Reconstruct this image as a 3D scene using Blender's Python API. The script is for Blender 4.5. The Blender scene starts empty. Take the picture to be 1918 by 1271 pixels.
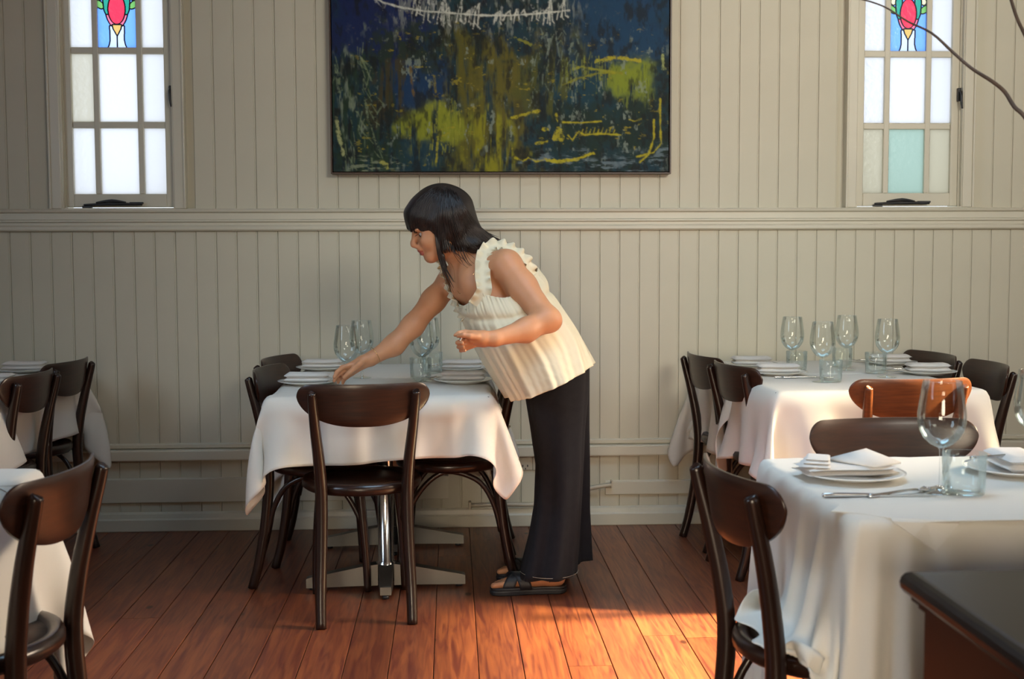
import bpy, bmesh, math, random
import numpy as np
from mathutils import Vector, Matrix
from mathutils.bvhtree import BVHTree
random.seed(7)
RNG = np.random.default_rng(7)
C = bpy.context.scene.collection
S = bpy.context.scene
PI = math.pi

# ------------------------------------------------------------------ camera
F = 2300.0
CH = 1.24
def _n(v): return v/np.linalg.norm(v)
_yc = _n(np.array([(845-959)/F, (635.5-477)/F, -1.]))
_u = np.array([-math.sin(.007), math.cos(.007), 0.])
_zc = _n(_u-_u.dot(_yc)*_yc)
_xc = np.cross(_yc, _zc)
RC = np.array([_xc, _yc, _zc])
cam = bpy.data.cameras.new('camera'); camo = bpy.data.objects.new('camera', cam); C.objects.link(camo)
cam.sensor_width = 36; cam.lens = F/1918*36; cam.clip_start = .05
M4 = Matrix([list(RC[0])+[0], list(RC[1])+[0], list(RC[2])+[CH], [0, 0, 0, 1]])
camo.matrix_world = M4
cam.dof.use_dof = True; cam.dof.focus_distance = 4.5; cam.dof.aperture_fstop = 6.3
S.camera = camo
# world, sun, lamps, exposure
W = bpy.data.worlds.new('sky'); S.world = W; W.use_nodes = True
bg = W.node_tree.nodes['Background']; bg.inputs[0].default_value = (.80, .90, 1, 1); bg.inputs[1].default_value = 2.6
def lamp(kind, name, loc, rot, energy, color, **k):
    l = bpy.data.lights.new(name, kind); l.energy = energy; l.color = color
    for a, b in k.items(): setattr(l, a, b)
    o = bpy.data.objects.new(name, l); o.location = loc; o.rotation_euler = rot; C.objects.link(o); return o
def look(loc, to):
    return (Vector(to)-Vector(loc)).to_track_quat('-Z', 'Y').to_euler()
sun_dir = Vector((-1.0, .035, -.72))
lamp('SUN', 'sun', (6, 3, 5), sun_dir.to_track_quat('-Z', 'Y').to_euler(), 44, (1, .80, .43), angle=math.radians(5))
p = (-3.4, 1.6, 2.3)
lamp('AREA', 'left_window_daylight', p, look(p, (.2, 3.4, .8)), 20, (.62, .80, 1), shape='RECTANGLE', size=1.2, size_y=1.5, spread=math.radians(110))
p = (2.5, -1.3, 3.1)
lamp('AREA', 'rear_window_daylight', p, look(p, (1.5, 5.3, 2.7)), 27, (1, .95, .82), shape='RECTANGLE', size=1.8, size_y=1.0, spread=math.radians(58))
p = (.6, 3.0, 3.35)
lamp('AREA', 'roof_light', p, look(p, (.6, 3.4, .75)), 19, (.50, .76, 1), shape='RECTANGLE', size=1.4, size_y=1.0, spread=math.radians(105))
p = (3.5, 3.38, 1.85)
lamp('AREA', 'right_door_daylight', p, look(p, (-.3, 3.45, .1)), 18, (1, .78, .55), shape='RECTANGLE', size=1.3, size_y=.9, spread=math.radians(45))
p = (-.3, -1.9, 1.3)
lamp('AREA', 'front_warm_fill', p, look(p, (.75, 2.8, .6)), 9, (1, .82, .60), shape='RECTANGLE', size=1.2, size_y=.8, spread=math.radians(50))  # added fill behind the camera, warms the cloth fronts like floor bounce
S.view_settings.view_transform = 'Standard'; S.view_settings.look = 'None'
S.view_settings.exposure = 0; S.view_settings.gamma = 1; S.view_settings.use_curve_mapping = False
S.cycles.use_denoising = True
S.cycles.max_bounces = 8; S.cycles.transparent_max_bounces = 16; S.cycles.sample_clamp_indirect = 6
S.cycles.caustics_reflective = False; S.cycles.caustics_refractive = False

def P(px, py, Y):
    """world point seen in direction of photo pixel (px, py) at depth Y"""
    d = RC @ np.array([(px-959)/F, (635.5-py)/F, -1.]); t = Y/d[1]
    return Vector((d[0]*t, Y, CH+d[2]*t))
def PZ(px, py, z):
    d = RC @ np.array([(px-959)/F, (635.5-py)/F, -1.]); t = (z-CH)/d[2]
    return Vector((d[0]*t, d[1]*t, z))

# ------------------------------------------------------------------ helpers
def tag(o, label=None, cat=None, group=None, kind=None):
    if label: o['label'] = label
    if cat: o['category'] = cat
    if group: o['group'] = group
    if kind: o['kind'] = kind
    return o
def empty(name, loc, rz=0, label=None, cat=None, group=None):
    o = bpy.data.objects.new(name, None); o.empty_display_size = .1
    o.location = loc; o.rotation_euler = (0, 0, rz); C.objects.link(o)
    return tag(o, label, cat, group)
def children(o): return [c for c in C.objects if c.parent == o]
def copy_tree(o, parent=None):
    c = o.copy(); C.objects.link(c); c.parent = parent
    for ch in list(o.children): copy_tree(ch, c)
    return c
class MB:
    def __init__(s): s.v = []; s.f = []; s.sm = []
    def add(s, vs, fs, smooth=False):
        n = len(s.v); s.v += [tuple(map(float, q)) for q in vs]
        s.f += [tuple(i+n for i in f) for f in fs]; s.sm += [smooth]*len(fs); return s
    def box(s, x0, x1, y0, y1, z0, z1, c=0.0):
        if c <= 0:
            vs = [(x, y, z) for z in (z0, z1) for y in (y0, y1) for x in (x0, x1)]
            return s.add(vs, [(0, 2, 3, 1), (4, 5, 7, 6), (0, 1, 5, 4), (1, 3, 7, 5), (3, 2, 6, 7), (2, 0, 4, 6)])
        bm = bmesh.new(); bmesh.ops.create_cube(bm, size=1)
        for v in bm.verts: v.co = ((x0+x1)/2+v.co.x*(x1-x0), (y0+y1)/2+v.co.y*(y1-y0), (z0+z1)/2+v.co.z*(z1-z0))
        bmesh.ops.bevel(bm, geom=bm.edges[:], offset=c, segments=2, affect='EDGES', profile=.5)
        bm.verts.index_update()
        s.add([v.co for v in bm.verts], [[v.index for v in f.verts] for f in bm.faces]); bm.free(); return s
    def extrude_x(s, prof, x0, x1):
        """prof: list of (y,z) closed polygon"""
        n = len(prof)
        vs = [(x0, y, z) for y, z in prof]+[(x1, y, z) for y, z in prof]
        fs = [(i, (i+1) % n, n+(i+1) % n, n+i) for i in range(n)]+[tuple(range(n))[::-1], tuple(range(n, 2*n))]
        return s.add(vs, fs)
    def prism(s, poly, y0, y1):
        n = len(poly)
        vs = [(x, y0, z) for x, z in poly]+[(x, y1, z) for x, z in poly]
        return s.add(vs, [(i, (i+1) % n, n+(i+1) % n, n+i) for i in range(n)]+[tuple(range(n))[::-1], tuple(range(n, 2*n))])
    def tube(s, pts, rad, n=10, sub=4, cap=True, flat=None):
        pts = [Vector(p) for p in pts]
        if not hasattr(rad, '__len__'): rad = [rad]*len(pts)
        if sub > 1 and len(pts) > 2:
            np_, nr = [], []
            for i in range(len(pts)-1):
                p0, p1, p2, p3 = pts[max(i-1, 0)], pts[i], pts[i+1], pts[min(i+2, len(pts)-1)]
                for k in range(sub):
                    t = k/sub
                    np_.append(.5*((2*p1)+(p2-p0)*t+(2*p0-5*p1+4*p2-p3)*t*t+(3*p1-p0-3*p2+p3)*t**3))
                    nr.append(rad[i]*(1-t)+rad[i+1]*t)
            np_.append(pts[-1]); nr.append(rad[-1]); pts, rad = np_, nr
        vs, fs = [], []; T0 = (pts[1]-pts[0]).normalized()
        up = Vector((0, 0, 1)) if abs(T0.z) < .9 else Vector((1, 0, 0))
        N = (up-T0*up.dot(T0)).normalized()
        for i, p_ in enumerate(pts):
            T = (pts[min(i+1, len(pts)-1)]-pts[max(i-1, 0)]).normalized()
            N = (N-T*N.dot(T)).normalized(); B = T.cross(N)
            for k in range(n):
                a = 2*PI*k/n; q = N*math.cos(a)+B*math.sin(a)
                vs.append(p_+q*rad[i])
        for i in range(len(pts)-1):
            for k in range(n):
                fs.append((i*n+k, i*n+(k+1) % n, (i+1)*n+(k+1) % n, (i+1)*n+k))
        if cap: fs += [tuple(range(n))[::-1], tuple(range((len(pts)-1)*n, len(pts)*n))]
        return s.add(vs, fs, True)
    def lathe(s, prof, cx=0, cy=0, cz=0, n=32, close=True):
        vs = [(cx+r*math.cos(2*PI*k/n), cy+r*math.sin(2*PI*k/n), cz+z) for r, z in prof for k in range(n)]
        fs = [(i*n+k, i*n+(k+1) % n, (i+1)*n+(k+1) % n, (i+1)*n+k) for i in range(len(prof)-1) for k in range(n)]
        if close:
            if prof[0][0] > 1e-5: fs.append(tuple(range(n))[::-1])
            if prof[-1][0] > 1e-5: fs.append(tuple(range((len(prof)-1)*n, len(prof)*n)))
        return s.add(vs, fs, True)
    def build(s, name, m, parent=None, smooth=None, autos=None):
        me = bpy.data.meshes.new(name); me.from_pydata(s.v, [], s.f)
        me.polygons.foreach_set('use_smooth', s.sm if smooth is None else [smooth]*len(s.f))
        me.materials.append(m); me.update()
        bm = bmesh.new(); bm.from_mesh(me); bmesh.ops.recalc_face_normals(bm, faces=bm.faces); bm.to_mesh(me); bm.free()
        o = bpy.data.objects.new(name, me); C.objects.link(o)
        if parent: o.parent = parent
        return o
def grid_mesh(name, V, nx, ny, m, parent=None, wrap=False):
    """V (ny*nx,3) rows; smooth quads"""
    i = np.arange(ny-1)[:, None]*nx; j = np.arange(nx if wrap else nx-1)[None, :]
    j2 = (j+1) % nx
    q = np.stack([i+j, i+j2, i+nx+j2, i+nx+j], -1).reshape(-1, 4)
    me = np_mesh(name, V, q); me.materials.append(m)
    o = bpy.data.objects.new(name, me); C.objects.link(o)
    if parent: o.parent = parent
    return o
def np_mesh(name, V, Q, smooth=True):
    me = bpy.data.meshes.new(name); V = np.asarray(V, np.float32); Q = np.asarray(Q, np.int32)
    me.vertices.add(len(V)); me.vertices.foreach_set('co', V.ravel())
    me.loops.add(Q.size); me.loops.foreach_set('vertex_index', Q.ravel())
    me.polygons.add(len(Q)); me.polygons.foreach_set('loop_start', np.arange(0, Q.size, Q.shape[1], dtype=np.int32))
    me.update(calc_edges=True); me.validate()
    me.polygons.foreach_set('use_smooth', np.full(len(me.polygons), smooth))
    return me
def mod(o, kind, **k):
    m_ = o.modifiers.new(kind.lower(), kind)
    for a, b in k.items(): setattr(m_, a, b)
    return m_

# ------------------------------------------------------------------ materials
def mat(name, col, rough=.5, metal=0., noise=0., nscale=8., stretch=(1, 1, 1), bump=0., bscale=60., coat=0., sheen=0., trans=0., col2=None, sss=0.):
    m = bpy.data.materials.new(name); m.use_nodes = True; nt = m.node_tree; b = nt.nodes['Principled BSDF']
    b.inputs['Base Color'].default_value = (*col, 1); b.inputs['Roughness'].default_value = rough; b.inputs['Metallic'].default_value = metal
    b.inputs['Coat Weight'].default_value = coat; b.inputs['Coat Roughness'].default_value = .15
    b.inputs['Sheen Weight'].default_value = sheen
    if sss: b.inputs['Subsurface Weight'].default_value = sss; b.inputs['Subsurface Radius'].default_value = (.02, .008, .004); b.inputs['Subsurface Scale'].default_value = .6
    tc = nt.nodes.new('ShaderNodeTexCoord'); mp = nt.nodes.new('ShaderNodeMapping'); mp.inputs['Scale'].default_value = stretch
    nt.links.new(tc.outputs['Object'], mp.inputs[0])
    if noise or col2:
        nz = nt.nodes.new('ShaderNodeTexNoise'); nz.inputs['Scale'].default_value = nscale; nz.inputs['Detail'].default_value = 6
        nt.links.new(mp.outputs[0], nz.inputs['Vector'])
        mx = nt.nodes.new('ShaderNodeMix'); mx.data_type = 'RGBA'
        c2 = col2 or tuple(c*(1-noise) for c in col)
        mx.inputs[6].default_value = (*col, 1); mx.inputs[7].default_value = (*c2, 1)
        rp = nt.nodes.new('ShaderNodeMapRange'); rp.inputs[1].default_value = .3; rp.inputs[2].default_value = .7
        nt.links.new(nz.outputs[0], rp.inputs[0]); nt.links.new(rp.outputs[0], mx.inputs[0]); nt.links.new(mx.outputs[2], b.inputs['Base Color'])
    if bump:
        n2 = nt.nodes.new('ShaderNodeTexNoise'); n2.inputs['Scale'].default_value = bscale; n2.inputs['Detail'].default_value = 4
        nt.links.new(mp.outputs[0], n2.inputs['Vector'])
        bp = nt.nodes.new('ShaderNodeBump'); bp.inputs['Strength'].default_value = bump; bp.inputs['Distance'].default_value = .002
        nt.links.new(n2.outputs[0], bp.inputs['Height']); nt.links.new(bp.outputs[0], b.inputs['Normal'])
    if trans:
        tr = nt.nodes.new('ShaderNodeBsdfTranslucent'); tr.inputs[0].default_value = (*col, 1)
        ms = nt.nodes.new('ShaderNodeMixShader'); ms.inputs[0].default_value = trans
        nt.links.new(b.outputs[0], ms.inputs[1]); nt.links.new(tr.outputs[0], ms.inputs[2])
        nt.links.new(ms.outputs[0], nt.nodes['Material Output'].inputs[0])
    return m
def pane_mat(name, col, gloss=.06):
    m = bpy.data.materials.new(name); m.use_nodes = True; nt = m.node_tree; nt.nodes.remove(nt.nodes['Principled BSDF'])
    tr = nt.nodes.new('ShaderNodeBsdfTranslucent'); tr.inputs[0].default_value = (*col, 1)
    gl = nt.nodes.new('ShaderNodeBsdfGlossy'); gl.inputs['Roughness'].default_value = .2
    ms = nt.nodes.new('ShaderNodeMixShader'); ms.inputs[0].default_value = gloss
    tc = nt.nodes.new('ShaderNodeTexCoord'); nz = nt.nodes.new('ShaderNodeTexNoise'); nz.inputs['Scale'].default_value = 45
    bp = nt.nodes.new('ShaderNodeBump'); bp.inputs['Strength'].default_value = .12; bp.inputs['Distance'].default_value = .01
    nt.links.new(tc.outputs['Object'], nz.inputs['Vector']); nt.links.new(nz.outputs[0], bp.inputs['Height'])
    nt.links.new(bp.outputs[0], tr.inputs['Normal']); nt.links.new(bp.outputs[0], gl.inputs['Normal'])
    nt.links.new(tr.outputs[0], ms.inputs[1]); nt.links.new(gl.outputs[0], ms.inputs[2])
    nt.links.new(ms.outputs[0], nt.nodes['Material Output'].inputs[0]); return m
def thin_glass(name, tint=(.96, .99, .985), edge=.9):
    m = bpy.data.materials.new(name); m.use_nodes = True; nt = m.node_tree; nt.nodes.remove(nt.nodes['Principled BSDF'])
    tr = nt.nodes.new('ShaderNodeBsdfTransparent')
    gl = nt.nodes.new('ShaderNodeBsdfGlossy'); gl.inputs['Roughness'].default_value = .03; gl.inputs[0].default_value = (.95, 1, 1, 1)
    lw = nt.nodes.new('ShaderNodeLayerWeight'); lw.inputs[0].default_value = .30
    mx = nt.nodes.new('ShaderNodeMix'); mx.data_type = 'RGBA'; mx.inputs[6].default_value = (*tint, 1); mx.inputs[7].default_value = (.72, .78, .78, 1)
    pw = nt.nodes.new('ShaderNodeMath'); pw.operation = 'POWER'; pw.inputs[1].default_value = 5
    nt.links.new(lw.outputs['Facing'], pw.inputs[0]); nt.links.new(pw.outputs[0], mx.inputs[0]); nt.links.new(mx.outputs[2], tr.inputs[0])
    mr = nt.nodes.new('ShaderNodeMath'); mr.operation = 'MULTIPLY_ADD'; mr.inputs[1].default_value = .55; mr.inputs[2].default_value = .0
    nt.links.new(lw.outputs['Fresnel'], mr.inputs[0])
    ms = nt.nodes.new('ShaderNodeMixShader'); nt.links.new(mr.outputs[0], ms.inputs[0])
    nt.links.new(tr.outputs[0], ms.inputs[1]); nt.links.new(gl.outputs[0], ms.inputs[2])
    nt.links.new(ms.outputs[0], nt.nodes['Material Output'].inputs[0]); return m

M = dict(
    paint=mat('cream_paint', (.62, .585, .465), .55, noise=.06, nscale=3, bump=.15, bscale=40),
    trim=mat('cream_gloss_paint', (.66, .625, .51), .38, noise=.05, nscale=5, bump=.1, bscale=30),
    white=mat('ceiling_paint', (.45, .43, .39), .8),
    wood=mat('dark_stained_wood', (.026, .009, .005), .30, col2=(.013, .006, .004), nscale=4, stretch=(12, 12, 1), coat=.15),
    woodh=mat('dark_stained_veneer', (.042, .014, .007), .34, col2=(.020, .008, .005), nscale=9, stretch=(1, 6, 14), coat=.15, bump=.05, bscale=20),
    seat=mat('seat_veneer', (.060, .030, .019), .42, col2=(.035, .018, .012), nscale=6, stretch=(12, 1, 1)),
    wood_bounce=mat('bounce_lit_veneer', (.155, .046, .014), .34, col2=(.095, .028, .010), nscale=9, stretch=(1, 6, 14), coat=.15),  # chair veneer with the orange floor bounce put into its colour
    cab=mat('cabinet_wood', (.008, .004, .0035), .33, col2=(.006, .0035, .003), nscale=5, stretch=(1, 12, 1), coat=.05),
    cloth=mat('white_table_linen', (.81, .785, .72), .8, sheen=.1, bump=.05, bscale=300, trans=.12),
    napkin=mat('white_napkin_linen', (.78, .74, .69), .85, bump=.1, bscale=250),
    china=mat('white_china', (.82, .81, .78), .12),
    steel=mat('polished_steel', (.75, .74, .72), .18, metal=1),
    steeld=mat('brushed_steel', (.24, .23, .21), .45, metal=1),
    black=mat('black_metal', (.02, .02, .022), .4),
    plast=mat('cream_plastic', (.55, .49, .38), .35),
    glass=thin_glass('clear_glass', (.985, .995, .995)), water=thin_glass('tumbler_glass', (.975, .993, .99)),
    skin=mat('skin', (.60, .285, .145), .5, noise=.12, nscale=14, sss=.12),
    lip=mat('lip_skin', (.38, .11, .08), .45), hair=mat('dark_hair', (.016, .010, .009), .42, noise=.4, nscale=60),
    blouse=mat('cream_cotton', (.86, .78, .58), .75, bump=.2, bscale=120, trans=.22),
    denim=mat('dark_denim', (.004, .005, .009), 1.0, col2=(.007, .008, .012), nscale=40, bump=.2, bscale=300),
    leather=mat('black_leather', (.016, .016, .019), .5), gold=mat('gold_metal', (.7, .45, .18), .25, metal=1),
    eye=mat('eye_white', (.40, .36, .34), .3), iris=mat('dark_iris', (.03, .015, .01), .1),
    frame=mat('dark_wood_frame', (.05, .022, .013), .4), bark=mat('twig_bark', (.11, .075, .055), .8, noise=.5, nscale=30, bump=.6, bscale=80),
    lead=mat('lead_came', (.02, .03, .06), .6),
    p_clear=pane_mat('frosted_glass_clear', (.75, .74, .75)), p_cream=pane_mat('frosted_glass_cream', (.66, .63, .57)),
    p_creamd=pane_mat('frosted_glass_straw', (.604, .568, .484)), p_green=pane_mat('frosted_glass_sea_green', (.506, .584, .532)),
    g_blue=pane_mat('blue_glass', (.13, .30, .92)), g_red=pane_mat('red_glass', (.90, .03, .07)), g_pink=pane_mat('pink_glass', (.62, .13, .22)),
    g_green=pane_mat('green_glass', (.02, .24, .18)), g_leaf=pane_mat('leaf_green_glass', (.14, .36, .10)), g_yel=pane_mat('yellow_glass', (.80, .78, .40)),
    g_amb=pane_mat('amber_glass', (.55, .33, .10)), g_lav=pane_mat('lavender_glass', (.46, .54, .78)),
)
def floor_mat():
    m = mat('varnished_floorboard', (.5, .2, .07),   .42, coat=.12); nt = m.node_tree; b = nt.nodes['Principled BSDF']
    tc = nt.nodes.new('ShaderNodeTexCoord'); oi = nt.nodes.new('ShaderNodeObjectInfo')
    cb = nt.nodes.new('ShaderNodeCombineXYZ'); ad = nt.nodes.new('ShaderNodeVectorMath'); ad.operation = 'ADD'
    ml = nt.nodes.new('ShaderNodeMath'); ml.operation = 'MULTIPLY'; ml.inputs[1].default_value = 37
    nt.links.new(oi.outputs['Random'], ml.inputs[0]); nt.links.new(ml.outputs[0], cb.inputs[0]); nt.links.new(ml.outputs[0], cb.inputs[1])
    nt.links.new(tc.outputs['Object'], ad.inputs[0]); nt.links.new(cb.outputs[0], ad.inputs[1])
    mp = nt.nodes.new('ShaderNodeMapping'); mp.inputs['Scale'].default_value = (22, 1.6, 1); nt.links.new(ad.outputs[0], mp.inputs[0])
    nz = nt.nodes.new('ShaderNodeTexNoise'); nz.inputs['Scale'].default_value = 2.2; nz.inputs['Detail'].default_value = 8; nz.inputs['Distortion'].default_value = 1.2
    nt.links.new(mp.outputs[0], nz.inputs['Vector'])
    cr = nt.nodes.new('ShaderNodeValToRGB'); nt.links.new(nz.outputs[0], cr.inputs[0])
    cr.color_ramp.elements[0].position = .32; cr.color_ramp.elements[0].color = (.112, .026, .017, 1)
    cr.color_ramp.elements[1].position = .68; cr.color_ramp.elements[1].color = (.27, .080, .030, 1)
    # knots
    vo = nt.nodes.new('ShaderNodeTexVoronoi'); vo.inputs['Scale'].default_value = 2.6
    m2 = nt.nodes.new('ShaderNodeMapping'); m2.inputs['Scale'].default_value = (1.6, .9, 1); nt.links.new(ad.outputs[0], m2.inputs[0]); nt.links.new(m2.outputs[0], vo.inputs['Vector'])
    r = nt.nodes.new('ShaderNodeMapRange'); r.inputs[1].default_value = .035; r.inputs[2].default_value = .06; nt.links.new(vo.outputs['Distance'], r.inputs[0])
    mx = nt.nodes.new('ShaderNodeMix'); mx.data_type = 'RGBA'; mx.inputs[6].default_value = (.05, .014, .007, 1)
    nt.links.new(r.outputs[0], mx.inputs[0]); nt.links.new(cr.outputs[0], mx.inputs[7])
    hs = nt.nodes.new('ShaderNodeHueSaturation'); mr = nt.nodes.new('ShaderNodeMapRange'); mr.inputs[3].default_value = .78; mr.inputs[4].default_value = 1.2
    nt.links.new(oi.outputs['Random'], mr.inputs[0]); nt.links.new(mr.outputs[0], hs.inputs['Value']); nt.links.new(mx.outputs[2], hs.inputs['Color'])
    nt.links.new(hs.outputs[0], b.inputs['Base Color'])
    bp = nt.nodes.new('ShaderNodeBump'); bp.inputs['Strength'].default_value = .12; bp.inputs['Distance'].default_value = .003
    nt.links.new(nz.outputs[0], bp.inputs['Height']); nt.links.new(bp.outputs[0], b.inputs['Normal'])
    return m
M['floor'] = floor_mat()
M['cab'].node_tree.nodes['Principled BSDF'].inputs['Specular IOR Level'].default_value = .3

# ------------------------------------------------------------------ room shell
D = 5.557; XL, XR, YB, ZC = -3.7, 3.7, -2.2, 3.5
def struct(o): o['kind'] = 'structure'; return o
W1, W2 = -1.4665, 2.087          # window centres
HW, FW = .2025, .245             # half glass width, half opening width
Z0, ZT = 1.515, 2.80             # glass bottom, window head
wb = MB()
xs = [XL, W1-FW, W1+FW, W2-FW, W2+FW, XR]
for i in (0, 2, 4): wb.box(xs[i], xs[i+1], D+.012, D+.14, -.05, ZC)
for i in (1, 3): wb.box(xs[i], xs[i+1], D+.012, D+.14, -.05, 1.44); wb.box(xs[i], xs[i+1], D+.012, D+.14, ZT+.04, ZC)
wall = struct(wb.build('wall_back', M['paint']))
bw = .0905; x0 = 1.0365
def board_mesh(z0, z1, d=.012):
    g = .0004; c = .0022; w = bw
    prof = [(g, 0), (g, -d+c), (g+c*.8, -d), (w-.0085, -d), (w-.0075, -d+.0012), (w-.0065, -d+.0012), (w-.0055, -d), (w-g-.0015, -d), (w-g, -d+.003), (w-g, 0)]
    n = len(prof)
    vs = [(x, y, z0) for x, y in prof]+[(x, y, z1) for x, y in prof]
    fs = [(i, (i+1) % n, n+(i+1) % n, n+i) for i in range(n)]+[tuple(range(n))[::-1], tuple(range(n, 2*n))]
    return MB().add(vs, fs)
protos = {}
def board(x, z0, z1, yoff=0):
    k = (round(z0, 3), round(z1, 3))
    if k not in protos:
        o = board_mesh(z0, z1).build('board', M['paint'], wall); protos[k] = o
    else:
        o = protos[k].copy(); C.objects.link(o)
    o.location = (x, D+.0115+yoff, 0); return o
i0 = int(math.floor((XL-x0)/bw))+1
i1 = int(math.floor((XR-x0)/bw))
for i in range(i0, i1):
    x = x0+i*bw
    hit = any(x+bw > w-FW-.055 and x < w+FW+.055 for w in (W1, W2))
    if hit: board(x, ZT+.06, ZC-.01)
    else: board(x, 1.40, ZC-.01)
    board(x, .37, 1.38)
    board(x, .02, .345, .0)
# mouldings (each one trim piece)
def trim(n, prof, xa=XL, xb=XR, m='trim'):
    return struct(MB().extrude_x(prof, xa, xb).build('trim_%d' % n, M[m]))
d = D
trim(1, [(d+.01, 1.350), (d-.020, 1.350), (d-.026, 1.356), (d-.026, 1.368), (d-.018, 1.376), (d-.018, 1.386), (d-.030, 1.391), (d-.030, 1.397), (d-.020, 1.402), (d-.020, 1.428), (d-.034, 1.434), (d-.036, 1.442), (d-.030, 1.448), (d+.01, 1.448)])
trim(2, [(d+.01, .378), (d-.012, .378), (d-.014, .392), (d-.008, .398), (d+.01, .398)])
trim(3, [(d+.01, .325), (d-.040, .325), (d-.042, .330), (d-.042, .366), (d-.036, .372), (d+.01, .374)])
trim(4, [(d+.01, .140), (d-.012, .140), (d-.014, .143), (d-.014, .198), (d-.008, .205), (d+.01, .205)], .70, XR)
trim(5, [(d+.01, .130), (d-.012, .130), (d-.014, .133), (d-.014, .235), (d-.008, .240), (d+.01, .240)], XL, -.02)
struct(MB().extrude_x([(d+.01, 0), (d-.022, 0), (d-.024, .004), (d-.024, .052), (d-.018, .060), (d-.014, .078), (d-.006, .086), (d+.01, .086)], XL, XR).build('baseboard_back', M['trim']))
# side walls, ceiling; the right wall has the opening the sun comes through
def sunwin():
    b = MB(); wins = [(-1.5, -.10, 1.45, 2.95), (2.98, 4.10, 1.45, 2.62)]; ys = [YB, -1.5, -.10, 2.98, 4.10, D+.1]  # first opening is unseen, added so its sun patch bounces warm light
    for i in (0, 2, 4): b.box(XR, XR+.15, ys[i], ys[i+1], 0, ZC)
    for ya, yb, za, zb in wins: b.box(XR, XR+.15, ya, yb, 0, za); b.box(XR, XR+.15, ya, yb, zb, ZC)
    struct(b.build('wall_right', M['paint']))
    for k, (ya, yb, za, zb) in enumerate(wins): sidewin(k+3, ya, yb, za, zb)
def sidewin(n, ya, yb, za, zb):
    f = MB(); f.box(XR-.02, XR+.12, ya-.06, ya, za-.06, zb+.06); f.box(XR-.02, XR+.12, yb, yb+.06, za-.06, zb+.06)
    f.box(XR-.02, XR+.12, ya, yb, za-.06, za); f.box(XR-.02, XR+.12, ya, yb, zb, zb+.06)
    struct(f.build('window_%d' % n, M['trim']))
sunwin()
struct(MB().box(XL-.12, XL, YB, D+.1, 0, ZC).build('wall_left', M['paint']))
struct(MB().box(XL-.12, XR+.12, YB-.12, YB, 0, ZC).build('wall_front', M['cab']))
struct(MB().box(XL-.12, XR+.12, YB-.12, D+.14, ZC, ZC+.1).build('ceiling', M['white']))
fl = struct(MB().box(XL-.12, XR+.12, YB-.12, D+.14, -.08, -.021).build('floor', M['frame']))
# floorboards, butt joints where the photo shows them
fw = .1352; fx0 = .0735
joints = {8: 3.62, 2: 3.62, 5: 3.87, 4: 3.9, 7: 4.1, -3: 4.7, -6: 3.3, 10: 3.2, -1: 5.0, 12: 4.6, -9: 4.2}
pl = {}
def plank(x, ya, yb):
    k = (round(ya, 3), round(yb, 3))
    if k in pl: o = pl[k].copy(); C.objects.link(o)
    else:
        b = MB(); g = .0011; c = .0016; w = fw
        prof = [(g, -.02), (g, -c), (g+c, 0), (w-g-c, 0), (w-g, -c), (w-g, -.02)]; n = 6
        vs = [(px, ya, z) for px, z in prof]+[(px, yb, z) for px, z in prof]
        b.add(vs, [(i, (i+1) % n, n+(i+1) % n, n+i) for i in range(n)]+[tuple(range(n))[::-1], tuple(range(n, 2*n))])
        o = b.build('floorboard', M['floor'], fl); pl[k] = o
    o.location = (x, 0, random.uniform(-.0006, 0)); return o
for i in range(int((XL-fx0)/fw), int((XR-fx0)/fw)+1):
    x = fx0+i*fw
    if i in joints: plank(x, YB, joints[i]-.001); plank(x, joints[i]+.001, D-.003)
    else: plank(x, YB, D-.003)
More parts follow.
